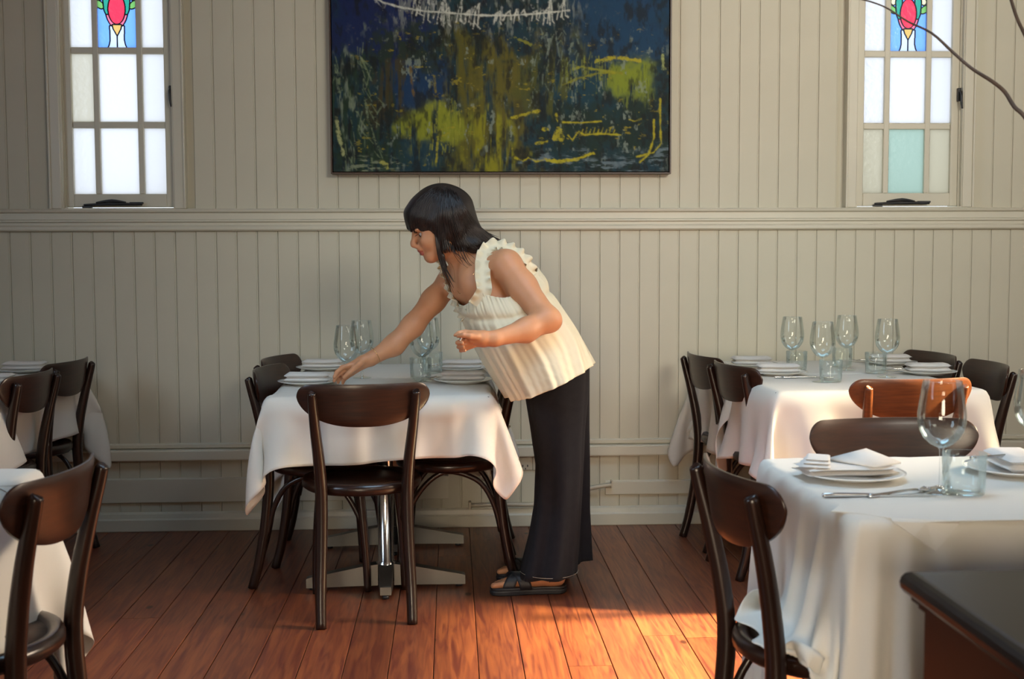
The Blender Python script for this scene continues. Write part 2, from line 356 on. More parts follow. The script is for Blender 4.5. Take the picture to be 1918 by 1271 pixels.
# ------------------------------------------------------------------ windows
def window(n, cx, tints):
    b = MB(); ya = D-.030
    for s in (-1, 1):   # casing with a bead, and jamb
        e = cx+s*FW
        b.box(min(e, e+s*.052), max(e, e+s*.052), ya, D+.02, 1.448, ZT+.05, .004)
        b.box(min(e+s*.042, e+s*.052), max(e+s*.042, e+s*.052), ya-.008, ya+.004, 1.448, ZT+.05, .003)
        b.box(min(e-s*.004, e+s*.012), max(e-s*.004, e+s*.012), D-.024, D+.11, 1.448, ZT+.03)
        b.box(min(e+s*.004, e-s*.010), max(e+s*.004, e-s*.010), D+.0, D+.02, 1.448, ZT)
    b.box(cx-FW-.052, cx+FW+.052, ya, D+.02, ZT, ZT+.06, .004)
    b.box(cx-FW, cx+FW, D-.030, D+.11, 1.438, 1.452, .003)
    w = struct(b.build('window_%d' % n, M['trim']))
    sy0, sy1 = D+.012, D+.048
    s_ = MB()
    s_.box(cx-FW+.006, cx-HW, sy0, sy1, 1.456, ZT, .003); s_.box(cx+HW, cx+FW-.006, sy0, sy1, 1.456, ZT, .003)
    s_.box(cx-HW, cx+HW, sy0, sy1, 1.456, Z0, .003); s_.box(cx-HW, cx+HW, sy0, sy1, ZT-.05, ZT, .003)
    s_.build('sash', M['trim'], w)
    cols = [(cx-HW, cx-HW+.094), (cx-HW+.120, cx+HW-.120), (cx+HW-.094, cx+HW)]
    rows = [(Z0, 1.805), (1.834, 2.130), (2.159, ZT-.05)]
    for a in (0, 1):
        x = (cols[a][1]+cols[a+1][0])/2
        MB().box(x-.013, x+.013, sy0+.004, sy1-.004, Z0, ZT-.05, .004).build('glazing_bar', M['trim'], w)
        z = (rows[a][1]+rows[a+1][0])/2
        MB().box(cx-HW, cx+HW, sy0+.006, sy1-.006, z-.0145, z+.0145, .004).build('glazing_bar', M['trim'], w)
    for i, (xa, xb) in enumerate(cols):
        for j, (za, zb) in enumerate(rows):
            if i == 1 and j == 2: continue
            MB().box(xa-.004, xb+.004, sy0+.016, sy0+.019, za-.004, zb+.004).build('pane', M[tints[j][i]], w)
    stained(w, cols[1], rows[2], sy0+.016)
    # sill stay and catch in dark metal
    b = MB()
    b.tube([(cx-.155, D-.01, 1.466), (cx-.09, D-.012, 1.468), (cx, D-.012, 1.470), (cx+.10, D-.01, 1.467)], [.004, .006, .008, .004], 8)
    b.tube([(cx-.10, D-.014, 1.475), (cx-.03, D-.016, 1.484), (cx+.03, D-.014, 1.476)], [.004, .007, .004], 8)
    b.box(cx-.16, cx-.12, D-.02, D+.005, 1.452, 1.462, .002); b.box(cx+.045, cx+.105, D-.015, D+.0, 1.470, 1.478, .002)
    b.build('window_stay', M['black'], w)
    b = MB(); b.box(cx+FW-.020, cx+FW-.004, D-.004, D+.012, 1.93, 1.99, .003)
    b.tube([(cx+FW-.012, D-.006, 1.975), (cx+FW-.012, D-.022, 1.965), (cx+FW-.010, D-.024, 1.93), (cx+FW-.006, D-.022, 1.895)], [.005, .005, .006, .004], 8)
    b.build('window_catch', M['black'], w)
def stained(w, cx2, rz, y):
    """leaded flower panel: cells classified into pieces of coloured glass, lead where pieces meet"""
    xa, xb = cx2[0]-.004, cx2[1]+.004; za, zb = rz[0]-.004, rz[1]+.004
    dx = .00125; nx = int((xb-xa)/dx); nz = int((zb-za)/dx)
    X, Z = np.meshgrid((np.arange(nx)+.5)*dx+xa-(xa+xb)/2, (np.arange(nz)+.5)*dx)
    px = X*414; h = Z*414-1
    K = np.zeros(px.shape, int)                        # 0 blue
    ax = np.abs(px)
    K[(h < 40) & (ax < np.interp(h, [0, 6, 14, 40], [17, 14.5, 12.8, 13.5]))] = 7          # lavender
    K[(h < 27) & (px > 0) & (K == 7)] = 8
    K[(h >= 0) & (h < 40) & (K == 7) & (px > 0)] = 8
    outer = ((ax/21)**2+((h-74)/39)**2 < 1) & (h > 36)
    K[outer & (h < 68)] = 5                            # pink rims
    K[outer & (h < 68) & (px > 0)] = 9
    fan = (h > 60) & (h < 120) & (ax < np.interp(h, [56, 68, 92, 120], [18, 23, 25, 18])) & (ax > 12)
    K[fan] = 2; K[fan & (px > 0)] = 10
    leaf = ((ax-31)/8.5)**2+((h-78-(ax-31)*.45)/7)**2 < 1; leaf &= ~outer & ~fan
    K[leaf] = 3; K[leaf & (px > 0)] = 11
    yel = ((ax-29)/5.5)**2+((h-92)/6)**2 < 1; yel &= ~leaf & ~fan
    K[yel] = 4; K[yel & (px > 0)] = 12
    K[((px/15.5)**2+((h-70)/27.5)**2 < 1)] = 1         # red
    tip = (h < 42) & (h > 21) & (ax < np.interp(h, [21, 34, 42], [0, 7, 9])); K[tip] = 6
    K[(h > 97) & (h < 101) & (ax < 12)] = 10
    edge = np.zeros_like(K, bool)
    for r in (1, 2):
        for ay, bx in ((r, 0), (-r, 0), (0, r), (0, -r)):
            edge |= np.roll(K, (ay, bx), (0, 1)) != K
    edge[0:2] = edge[-2:] = True; edge[:, :3] = edge[:, -3:] = True
    K2 = np.where(edge, 99, K)
    mats = {0: 'g_blue', 1: 'g_red', 2: 'g_green', 10: 'g_green', 3: 'g_leaf', 11: 'g_leaf', 4: 'g_yel', 12: 'g_yel', 5: 'g_pink', 9: 'g_pink', 6: 'g_amb', 7: 'g_lav', 8: 'g_lav', 99: 'lead'}
    iz, ix = np.mgrid[0:nz+1, 0:nx+1]
    V = np.stack([ix*dx+xa, np.full(ix.shape, 0.), iz*dx+za], -1).reshape(-1, 3)
    lab = {0: 'blue glass', 1: 'red oval glass', 2: 'green glass', 3: 'leaf green glass', 4: 'pale yellow glass', 5: 'pink glass', 6: 'amber glass', 7: 'lavender glass'}
    for k, mm in mats.items():
        c = np.argwhere(K2 == k)
        if len(c) < 12: continue
        a = c[:, 0]*(nx+1)+c[:, 1]
        q = np.stack([a, a+1, a+nx+2, a+nx+1], 1); u, inv = np.unique(q, return_inverse=True)
        Vk = V[u].copy(); Vk[:, 1] = y if k != 99 else y-.002
        me = np_mesh('lead_came' if k == 99 else 'glass_piece', Vk, inv.reshape(q.shape), False); me.materials.append(M[mm])
        o = bpy.data.objects.new(me.name, me); C.objects.link(o); o.parent = w
        if k == 99: mod(o, 'SOLIDIFY', thickness=.005, offset=0)
        elif {9: 5, 10: 2, 11: 3, 12: 4, 8: 7}.get(k, k) in lab: o['label'] = lab[{9: 5, 10: 2, 11: 3, 12: 4, 8: 7}.get(k, k)]
window(1, W1, [('p_clear', 'p_clear', 'p_clear'), ('p_cream', 'p_clear', 'p_clear'), ('p_clear', 0, 'p_clear')])
window(2, W2, [('p_creamd', 'p_green', 'p_creamd'), ('p_clear', 'p_clear', 'p_clear'), ('p_clear', 0, 'p_clear')])

# ------------------------------------------------------------------ painting
def vnoise(h, w, sy, sx, seed, octv=4):
    r = np.random.default_rng(seed); out = np.zeros((h, w)); amp = 1; tot = 0
    for o in range(octv):
        gy, gx = max(2, int(h/sy)+2), max(2, int(w/sx)+2); g = r.random((gy, gx))
        yy = np.linspace(0, gy-1.001, h); xx = np.linspace(0, gx-1.001, w)
        y0 = yy.astype(int); x0_ = xx.astype(int); fy = (yy-y0)[:, None]; fx = (xx-x0_)[None]
        fy = fy*fy*(3-2*fy); fx = fx*fx*(3-2*fx)
        a = g[y0][:, x0_]; b = g[y0][:, x0_+1]; c = g[y0+1][:, x0_]; dd = g[y0+1][:, x0_+1]
        out += amp*((a*(1-fx)+b*fx)*(1-fy)+(c*(1-fx)+dd*fx)*fy); tot += amp
        amp *= .6; sy = max(1.2, sy/2); sx = max(1.2, sx/2)
    out /= tot; return (out-out.mean())/out.std()
def painting():
    ox, oy, w, h = 621, -95, 629, 418        # raster covers the canvas, one cell per about 2.4 mm
    lin = lambda c: (np.array(c)/255.)**2.2
    A = np.zeros((h, w, 3)); N = lambda sy, sx, s, o=4: vnoise(h, w, sy, sx, s, o)
    sg = lambda v: 1/(1+np.exp(-v))
    yy, xx = np.mgrid[0:h, 0:w]; YY = yy+oy; XX = xx+ox
    A[:] = lin((14, 50, 56))
    def lay(mask, col, a=1.):
        m_ = np.clip(mask, 0, 1)[..., None]*a; A[:] = A*(1-m_)+lin(col)*.8*m_
    def area(x0_, y0_, x1_, y1_, soft=18, sd=1, wob=14):
        n1, n2 = N(40, 40, sd)*wob, N(40, 40, sd+50)*wob
        return sg((XX+n1-x0_)/soft*2)*sg((x1_-XX+n1)/soft*2)*sg((YY+n2-y0_)/soft*2)*sg((y1_-YY+n2)/soft*2)
    streak = lambda sd, t=0., k=3: sg((N(70, 6, sd, 3)-t)*k)
    rough = lambda sd, t=0., k=4, sy=18, sx=12: sg((N(sy, sx, sd)-t)*k)
    lay(rough(1, 0, 2, 50, 60), (10, 56, 72)); lay(rough(2, .4, 3, 30, 24), (26, 44, 30), .9); lay(rough(3, .7, 4, 16, 8), (9, 24, 30), .9)
    lay(area(610, -95, 800, 130, 24, 4), (12, 34, 92), .85); lay(area(1060, -95, 1260, 125, 30, 5), (6, 66, 104), .88)
    lay(area(900, 40, 1080, 110, 20, 6)*rough(7), (13, 50, 72), .8); lay(area(610, -95, 1260, -20, 20, 8), (22, 34, 96), .6)
    lay(area(735, 125, 835, 215, 5, 9, 5), (5, 56, 96), .97); lay(area(1040, 150, 1150, 215, 10, 10), (8, 66, 84), .85)
    lay(area(1040, 200, 1230, 300, 14, 11), (20, 48, 40), .8); lay(area(745, 262, 815, 322, 5, 12, 4), (10, 58, 74), .9)
    lay(area(690, 60, 820, 130, 14, 13)*rough(14, -.3), (36, 52, 36), .9); lay(area(625, 110, 740, 320, 14, 15)*streak(16, .2), (38, 62, 40), .85)
    lay(area(700, 125, 745, 225, 8, 17)*streak(18, -.2), (70, 62, 30), .9)
    lay(area(838, 70, 905, 315, 8, 19, 9)*rough(20, -.5, 3, 90, 12), (98, 94, 26), .97)
    lay(area(895, 95, 985, 318, 10, 21)*rough(22, -.3, 3, 90, 12), (104, 98, 30), .97)
    lay(area(985, 95, 1075, 210, 12, 23)*rough(24, .1, 4, 60, 14), (84, 88, 34), .9)
    lay(area(742, 205, 870, 272, 9, 25, 10)*rough(26, -.6, 3, 70, 10), (146, 154, 40), .97)
    lay(area(780, 250, 850, 300, 10, 27)*rough(28, 0, 3, 60, 10), (134, 138, 34), .9)
    lay(area(890, 215, 965, 318, 10, 29)*rough(30, 0, 4, 70, 10), (150, 148, 26), .92); lay(area(960, 190, 972, 300, 4, 90, 3), (70, 66, 30), .8)
    lay(area(1135, 118, 1218, 180, 8, 31, 7)*rough(32, -.8, 3, 60, 10), (140, 156, 40), .97)
    lay(area(1140, 165, 1215, 190, 6, 33)*rough(34, .2, 6, 40, 3), (116, 130, 50), .8)
    # scraped light paint
    lay(area(730, -10, 900, 62, 14, 35)*rough(36, .8, 5, 30, 9), (150, 156, 150), .6); lay(area(900, -20, 1080, 70, 16, 37)*rough(38, 1.0, 5, 34, 8), (150, 160, 152), .6)
    lay(area(620, 85, 670, 322, 8, 39)*rough(40, 1.1, 5, 40, 9), (150, 165, 140), .6); lay(area(960, 290, 1250, 322, 8, 41)*rough(42, .4, 5, 5, 24), (120, 140, 150), .75)
    lay(area(625, 300, 760, 322, 6, 43)*rough(44, .6, 5, 5, 20), (150, 160, 130), .7)
    lay(rough(45, 1.75, 7, 20, 12)*area(700, 60, 1240, 310, 30, 46), (150, 165, 150), .6)
    lay(rough(47, 2.1, 7, 10, 16)*area(640, 60, 1240, 310, 30, 48), (176, 160, 40), .6)
    lay(rough(49, 1.0, 4, 34, 16), (7, 18, 20), .75)
    r = np.random.default_rng(3)
    def stroke(pts, wd, col, a=.9, dry=.5, sd=0):
        pts = np.array(pts, float); dmin = np.full((h, w), 1e9)
        x0_, x1_ = int(max(0, pts[:, 0].min()-ox-12)), int(min(w, pts[:, 0].max()-ox+12)); y0_, y1_ = int(max(0, pts[:, 1].min()-oy-12)), int(min(h, pts[:, 1].max()-oy+12))
        if x1_ <= x0_ or y1_ <= y0_: return
        gx = XX[y0_:y1_, x0_:x1_]; gy = YY[y0_:y1_, x0_:x1_]; dm = np.full(gx.shape, 1e9)
        for (ax, ay), (bx, by) in zip(pts[:-1], pts[1:]):
            L = (bx-ax)**2+(by-ay)**2+1e-6; t = np.clip(((gx-ax)*(bx-ax)+(gy-ay)*(by-ay))/L, 0, 1)
            dm = np.minimum(dm, np.hypot(gx-ax-t*(bx-ax), gy-ay-t*(by-ay)))
        m_ = sg((wd*(1+.35*NS[y0_:y1_, x0_:x1_])-dm)*2.2)*a*np.clip(1-dry*np.clip(NT[y0_:y1_, x0_:x1_], 0, 1.6), 0, 1)
        sub = A[y0_:y1_, x0_:x1_]; sub[:] = sub*(1-m_[..., None])+lin(col)*m_[..., None]
    NS = N(9, 9, 60); NT = N(7, 7, 61)
    wh = (205, 208, 196)
    stroke([(700, 8), (716, 18), (750, 27), (790, 33), (850, 37), (895, 40), (950, 40), (1010, 36), (1062, 30)], 1.5, wh, .95, .2)
    for k in range(24):
        x = 770+k*12.4+r.normal(0, 5)
        if 905 < x < 915: continue
        dn = r.uniform(3, 32)*(1 if x < 900 else .8); upn = r.uniform(2, 34)*(1 if x < 905 or x > 1020 else .3)
        y = np.interp(x, [716, 790, 900, 1060], [18, 33, 40, 30])
        stroke([(x-3, y+dn), (x, y), (x+r.uniform(2, 9), y-upn), (x+r.uniform(4, 10), y+dn*.8), (x+10, y+dn)], r.uniform(.7, 1.6), wh, .8, .5)
    for k in range(34):
        x = r.uniform(700, 905) if k < 20 else r.uniform(905, 1075); y = r.uniform(-40, 26); stroke([(x, y), (x+r.normal(0, 9), y+r.uniform(4, 22))], r.uniform(.6, 2.2), (170, 175, 172), .55, .7)
    for k in range(30):
        x = r.uniform(623, 700); y = r.uniform(90, 310); stroke([(x, y), (x+r.normal(4, 6), y+r.uniform(12, 36)), (x+r.normal(10, 8), y+r.uniform(38, 60))], r.uniform(.5, 1.3), (130, 145, 110), .5, .7)
    yl = (176, 166, 32)
    stroke([(1050, 165), (1080, 153), (1120, 143), (1160, 143)], 2, (130, 128, 30), .9, .3); stroke([(1112, 122), (1135, 116), (1165, 116), (1195, 121)], 3, yl, .85, .4)
    stroke([(1070, 136), (1085, 132), (1150, 143)], 2, (150, 150, 34), .8, .4)
    stroke([(955, 225), (985, 217), (1005, 212)], 2.4, yl, .8, .5); stroke([(1050, 233), (1085, 234), (1122, 231)], 1.3, yl, .95, .2)
    stroke([(1060, 257), (1068, 265), (1080, 250), (1090, 256), (1120, 254), (1160, 256)], 1.5, yl, .9, .3)
    for k in range(9): stroke([(1085+k*7.5, 254), (1088+k*7.5, 246-3*(k % 2))], .7, yl, .8)
    stroke([(1020, 303), (1040, 305), (1075, 300), (1108, 290)], 2.6, yl, .95, .2); stroke([(960, 298), (975, 304), (985, 298), (1000, 305), (1020, 300)], 1.6, yl, .9, .3)
    stroke([(1222, 228), (1222, 262), (1212, 292), (1196, 306)], 1.5, yl, .9, .2); stroke([(1234, 190), (1234, 240), (1236, 272), (1222, 288), (1190, 296)], 1.4, yl, .9, .2)
    stroke([(1035, 262), (1042, 245), (1048, 262)], 4, yl, .8, .5); stroke([(1013, 246), (1022, 246)], 2.4, yl, .9); stroke([(1175, 228), (1185, 231), (1198, 227)], 1.2, yl, .8)
    stroke([(1000, 272), (1012, 270), (1020, 268)], 2.4, yl, .8); stroke([(1038, 220), (1040, 232)], 2.2, yl, .8); stroke([(960, 80), (990, 92)], 2.5, (150, 150, 44), .6, .8)
    stroke([(766, 135), (768, 165), (772, 186)], 2, (110, 86, 34), .8, .5); stroke([(810, 150), (812, 178)], 1.6, (130, 120, 44), .8, .4)
    stroke([(710, 305), (720, 310), (722, 318)], 4, (170, 168, 80), .7, .5); stroke([(628, 225), (632, 260), (640, 290)], 3, (170, 176, 120), .8, .5)
    stroke([(815, 260), (814, 285), (812, 305)], 2, yl, .7, .5); stroke([(1238, 110), (1240, 135)], 3, (170, 180, 110), .8, .4)
    for k in range(26): x = r.uniform(1045, 1130); stroke([(x, 118+r.normal(0, 8)), (x+r.normal(0, 3), 160+r.normal(0, 14))], r.uniform(.5, 1.2), (130, 140, 60), .6, .7)
    for k in range(40): x = r.uniform(800, 860); y = r.uniform(190, 280); stroke([(x, y), (x+r.normal(0, 2), y+r.uniform(8, 24))], .8, (150, 152, 50), .6, .6)
    for k in range(50): x = r.uniform(990, 1080); y = r.uniform(60, 200); stroke([(x, y), (x+r.normal(-3, 4), y+r.uniform(6, 30))], r.uniform(.5, 1.3), (120, 135, 120), .5, .7)
    # mesh
    zb, zt = 1.609, 1.609+1.0095; xa, xb = -.517, .975; y = D-.058
    iz, ix = np.mgrid[0:h+1, 0:w+1]
    relief = N(3, 3, 77)*.00006
    R_ = np.zeros((h+1, w+1)); R_[:h, :w] = relief
    V = np.stack([xa+ix/w*(xb-xa), y-R_, zt-iz/h*(zt-zb)], -1).reshape(-1, 3)
    a = (np.arange(h)[:, None]*(w+1)+np.arange(w)[None]).reshape(-1); Q = np.stack([a, a+w+1, a+w+2, a+1], 1)
    me = np_mesh('painted_surface', V, Q, True)
    at = me.attributes.new('Col', 'FLOAT_COLOR', 'POINT'); cc = np.ones((h+1, w+1, 4), np.float32); cc[:h, :w, :3] = A; cc[h] = cc[h-1]; cc[:, w] = cc[:, w-1]
    at.data.foreach_set('color', cc.ravel())
    m_ = bpy.data.materials.new('oil_paint'); m_.use_nodes = True; nt = m_.node_tree; n_ = nt.nodes.new('ShaderNodeVertexColor'); n_.layer_name = 'Col'
    nt.links.new(n_.outputs[0], nt.nodes['Principled BSDF'].inputs[0]); nt.nodes['Principled BSDF'].inputs['Roughness'].default_value = .6; nt.nodes['Principled BSDF'].inputs['Specular IOR Level'].default_value = .25
    me.materials.append(m_)
    e = empty('painting', (0, 0, 0), 0, 'large framed abstract painting in blue, green and yellow hanging on the boarded wall', 'painting')
    o = bpy.data.objects.new('painted_surface', me); C.objects.link(o); o.parent = e
    MB().box(xa, xb, y+.001, D-.004, zb, zt).build('canvas', M['napkin'], e)
    f = MB(); t = .007; g = .004
    f.box(xa-g-t, xa-g, y-.006, D-.002, zb-g-t, zt+g+t, .001); f.box(xb+g, xb+g+t, y-.006, D-.002, zb-g-t, zt+g+t, .001)
    f.box(xa-g, xb+g, y-.006, D-.002, zb-g-t, zb-g, .001); f.box(xa-g, xb+g, y-.006, D-.002, zt+g, zt+g+t, .001)
    f.build('frame', M['frame'], e)
painting()

# ------------------------------------------------------------------ sockets and conduit
def outlet(x, z, lab):
    e = empty('power_outlet', (x, D-.001, z), 0, lab, 'power outlet', 'power outlets on the skirting wall')
    MB().box(-.033, .033, -.010, 0, -.034, .034, .004).build('cover_plate', M['plast'], e)
    for s in (-1, 1): MB().box(s*.014-.006, s*.014+.006, -.013, -.009, .012, .024, .001).build('switch', M['plast'], e)
    b = MB()
    for s in (-1, 1): b.box(-.004+s*.011, .001+s*.011, -.0115, -.0095, -.018, -.008)
    b.box(-.002, .002, -.0115, -.0095, -.030, -.022); b.build('socket_holes', M['black'], e)
q = P(984, 866, D); outlet(q.x, q.z, 'left one of two small cream wall sockets behind the leaning woman')
q = P(1011, 866, D); outlet(q.x, q.z, 'right one of two small cream wall sockets, against the dark trousers')
def conduit():
    y = D-.034
    pts = [P(a, b, y) for a, b in ((880, 946), (940, 944), (1005, 944), (1050, 934), (1090, 918), (1120, 911), (1146, 907))]
    b = MB().tube(pts, .010, 10)
    q = pts[-1]; b.box(q.x-.004, q.x+.004, y-.012, D, q.z-.014, q.z+.018, .001); q = pts[0]; b.box(q.x-.006, q.x+.006, y-.012, D, q.z-.016, q.z+.016, .001)
    tag(b.build('cable_conduit', M['plast']), 'cream cable conduit bending along the skirting behind the woman', 'conduit')
conduit()

# ------------------------------------------------------------------ chairs
def make_chair():
    r = empty('bentwood_chair', (0, 0, 0))
    for s in (-1, 1):
        MB().tube([(s*.152, -.250, 0), (s*.152, -.222, .10), (s*.147, -.196, .25), (s*.144, -.182, .42), (s*.150, -.192, .54), (s*.162, -.214, .66), (s*.170, -.236, .75), (s*.172, -.244, .785), (s*.172, -.2455, .790)],
                  [.0175, .0185, .020, .021, .020, .018, .0155, .0145, .008], 12, 4).build('rear_leg', M['wood'], r)
        MB().tube([(s*.135, .150, .445), (s*.150, .170, .28), (s*.160, .185, .12), (s*.163, .190, 0)], [.020, .018, .015, .0125], 12, 4).build('front_leg', M['wood'], r)
        MB().tube([(s*.150, -.190, .20), (s*.150, -.165, .30), (s*.150, -.115, .385), (s*.150, -.03, .425), (s*.150, .04, .420), (s*.152, .11, .36), (s*.155, .165, .26), (s*.156, .172, .20)],
                  [.010]*8, 8, 4).build('arch_brace', M['wood'], r)
    # curved backrest board
    nu, nv = 45, 9; vs = []; fs = []
    def pt(u, t, side):
        a = abs(u); x = .222*u
        top = .815-.042*(1-math.sqrt(max(0, 1-(max(0, a-.80)/.20)**2)))
        bot = .773-.103*max(0, 1-a**2.5)**.58
        if top-bot < .004: m_ = (top+bot)/2; top, bot = m_+.002, m_-.002
        z = bot+(top-bot)*t; e = 1-max(abs(2*t-1), 0)**8*.5
        ee = 1-a**14*.6
        y = -.243+1.05*x*x-(z-.74)*.16+side*.0065*e*ee
        return (x, y, z)
    for side in (-1, 1):
        for i in range(nu):
            for j in range(nv): vs.append(pt(-math.cos(PI*i/(nu-1)), j/(nv-1), side))
    n1 = nu*nv
    for i in range(nu-1):
        for j in range(nv-1):
            a = i*nv+j; fs.append((a, a+1, a+nv+1, a+nv)); fs.append((n1+a, n1+a+nv, n1+a+nv+1, n1+a+1))
    for i in range(nu-1):
        for j in (0, nv-1): a = i*nv+j; fs.append((a, a+nv, n1+a+nv, n1+a))
    for i in (0, nu-1):
        for j in range(nv-1): a = i*nv+j; fs.append((a, a+1, n1+a+1, n1+a))
    b = MB().add(vs, fs, True).build('backrest', M['woodh'], r)
    mod(b, 'BEVEL', width=.003, segments=2, limit_method='ANGLE', angle_limit=math.radians(50)); b.data.shade_smooth() if hasattr(b.data, 'shade_smooth') else None
    MB().lathe([(.150, .430), (.196, .430), (.208, .440), (.209, .455), (.203, .468), (.190, .470), (.178, .466), (.172, .458), (.150, .456)], n=40, close=False).build('seat_rim', M['wood'], r)
    MB().lathe([(.0, .452), (.175, .4585), (.175, .445), (.0, .440)], n=40, close=False).build('seat_panel', M['seat'], r)
    return r
chair0 = make_chair(); used = [False]
def chair(bx, by, rz, lab, group):
    a = math.radians(rz); f = Vector((-math.sin(a), math.cos(a)))
    o = chair0 if not used[0] else copy_tree(chair0); used[0] = True
    o.location = (bx+f.x*.245, by+f.y*.245, 0); o.rotation_euler = (0, 0, a); tag(o, lab, 'chair', group); return o
G = 'dark bentwood chairs around the dining tables'
chair(-.290, 4.06, 7, 'dark bentwood chair seen from behind at the near end of the woman\'s table', G)
chair(.235, 4.72, 90, 'dark bentwood chair with arched brace between table and the woman\'s legs', G)
chair(.245, 5.15, 88, 'dark bentwood chair behind the woman, right side of her table nearest the wall', G)
chair(-.725, 4.71, -98, 'dark bentwood chair at the left side of the woman\'s table, nearer one', G)
chair(-.755, 5.19, -103, 'dark bentwood chair at the left side of the woman\'s table, by the wall', G)
chair(.535, 2.40, -84, 'dark bentwood chair with a worn round seat, left of the front right table', G)
chair(-.770, 2.50, 85.5, 'red-brown bentwood chair in the lower left corner with a blue gleam on its rim', G)
chair(1.125, 3.105, 182, 'bentwood chair facing the camera behind the front right table, grain showing', G)
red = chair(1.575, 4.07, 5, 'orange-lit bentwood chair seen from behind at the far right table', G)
chair(1.035, 5.14, -82, 'leftmost dark bentwood chair of the far right table, closest to the wall', G)
chair(1.065, 4.70, -80, 'second dark bentwood chair from left at the far right table, red gleam on post', G)
chair(2.115, 4.66, 87, 'rightmost dark bentwood chair of the far right table', G)
chair(2.080, 5.15, 98, 'dark bentwood chair at the far right table, second from the right by the wall', G)
chair(-1.520, 4.58, 85, 'nearer of two dark bentwood chairs side by side at the far left table', G)
chair(-1.545, 5.10, 83, 'farther of two dark bentwood chairs at the far left table, by the wall', G)

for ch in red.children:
    if ch.name.startswith(('backrest', 'rear_leg')): ch.data = ch.data.copy(); ch.data.materials[0] = M['wood_bounce']
# ------------------------------------------------------------------ tables
TZ = .750
def table(x0_, x1_, y0_, y1_, lab, proto=[None]):
    cx, cy = (x0_+x1_)/2, (y0_+y1_)/2
    e = empty('pedestal_table', (cx, cy, 0), 0, lab, 'table', 'pedestal dining tables under white cloths')
    hx, hy = (x1_-x0_)/2-.014, (y1_-y0_)/2-.014
    MB().box(-hx, hx, -hy, hy, TZ-.028, TZ, .003).build('tabletop', M['wood'], e)
    MB().lathe([(.0, .03), (.036, .03), (.036, .10), (.029, .105), (.029, .66), (.035, .665), (.035, .70), (0, .70)], n=28).build('column', M['steel'], e)
    MB().box(-.20, .20, -.035, .035, .70, TZ-.029, .003).box(-.035, .035, -.20, .20, .70, TZ-.029, .003).build('top_bracket', M['black'], e)
    for k in range(4):
        a = k*PI/2+.04; c, s = math.cos(a), math.sin(a); q = 1 if k % 2 == 0 else .55
        L = [(.030, .026, .095), (.10*q, .026, .085), (.285*q, .020, .048), (.295*q, .020, .044)]
        vs = []
        for (rr, hw, zt) in L:
            zb = .015 if rr < .2 else .010
            for sy, z in ((-hw, zb), (hw, zb), (hw, zt), (-hw, zt)): vs.append((rr*c-sy*s, rr*s+sy*c, z))
        fs = [(i*4+j, i*4+(j+1) % 4, i*4+4+(j+1) % 4, i*4+4+j) for i in range(3) for j in range(4)]+[(0, 3, 2, 1), (12, 13, 14, 15)]
        o = MB().add(vs, fs).build('foot', M['steeld'], e)
        MB().lathe([(.0, 0), (.013, 0), (.013, .012), (0, .012)], .272*q*c, .272*q*s, 0, 12).build('foot_pad', M['black'], o)
    return e
table(-.645, .143, 4.215, 4.862, 'steel pedestal table under the cloth the woman is laying, nearer half')
table(-.645, .143, 4.866, 5.508, 'steel pedestal table under the cloth behind the woman\'s arm, wall half')
table(1.130, 1.915, 4.26, 4.872, 'pedestal table hidden under the cloth behind the orange-lit chair')
table(1.130, 1.915, 4.876, 5.508, 'pedestal table under the far right cloth next to the wall')
table(.724, 1.424, 2.175, 2.872, 'pedestal table under the front right cloth with the large wine glass')
table(-2.41, -1.635, 4.22, 5.47, 'long pedestal table under the far left cloth')
table(-1.63, -.935, 2.17, 2.870, 'pedestal table under the lower left cloth')

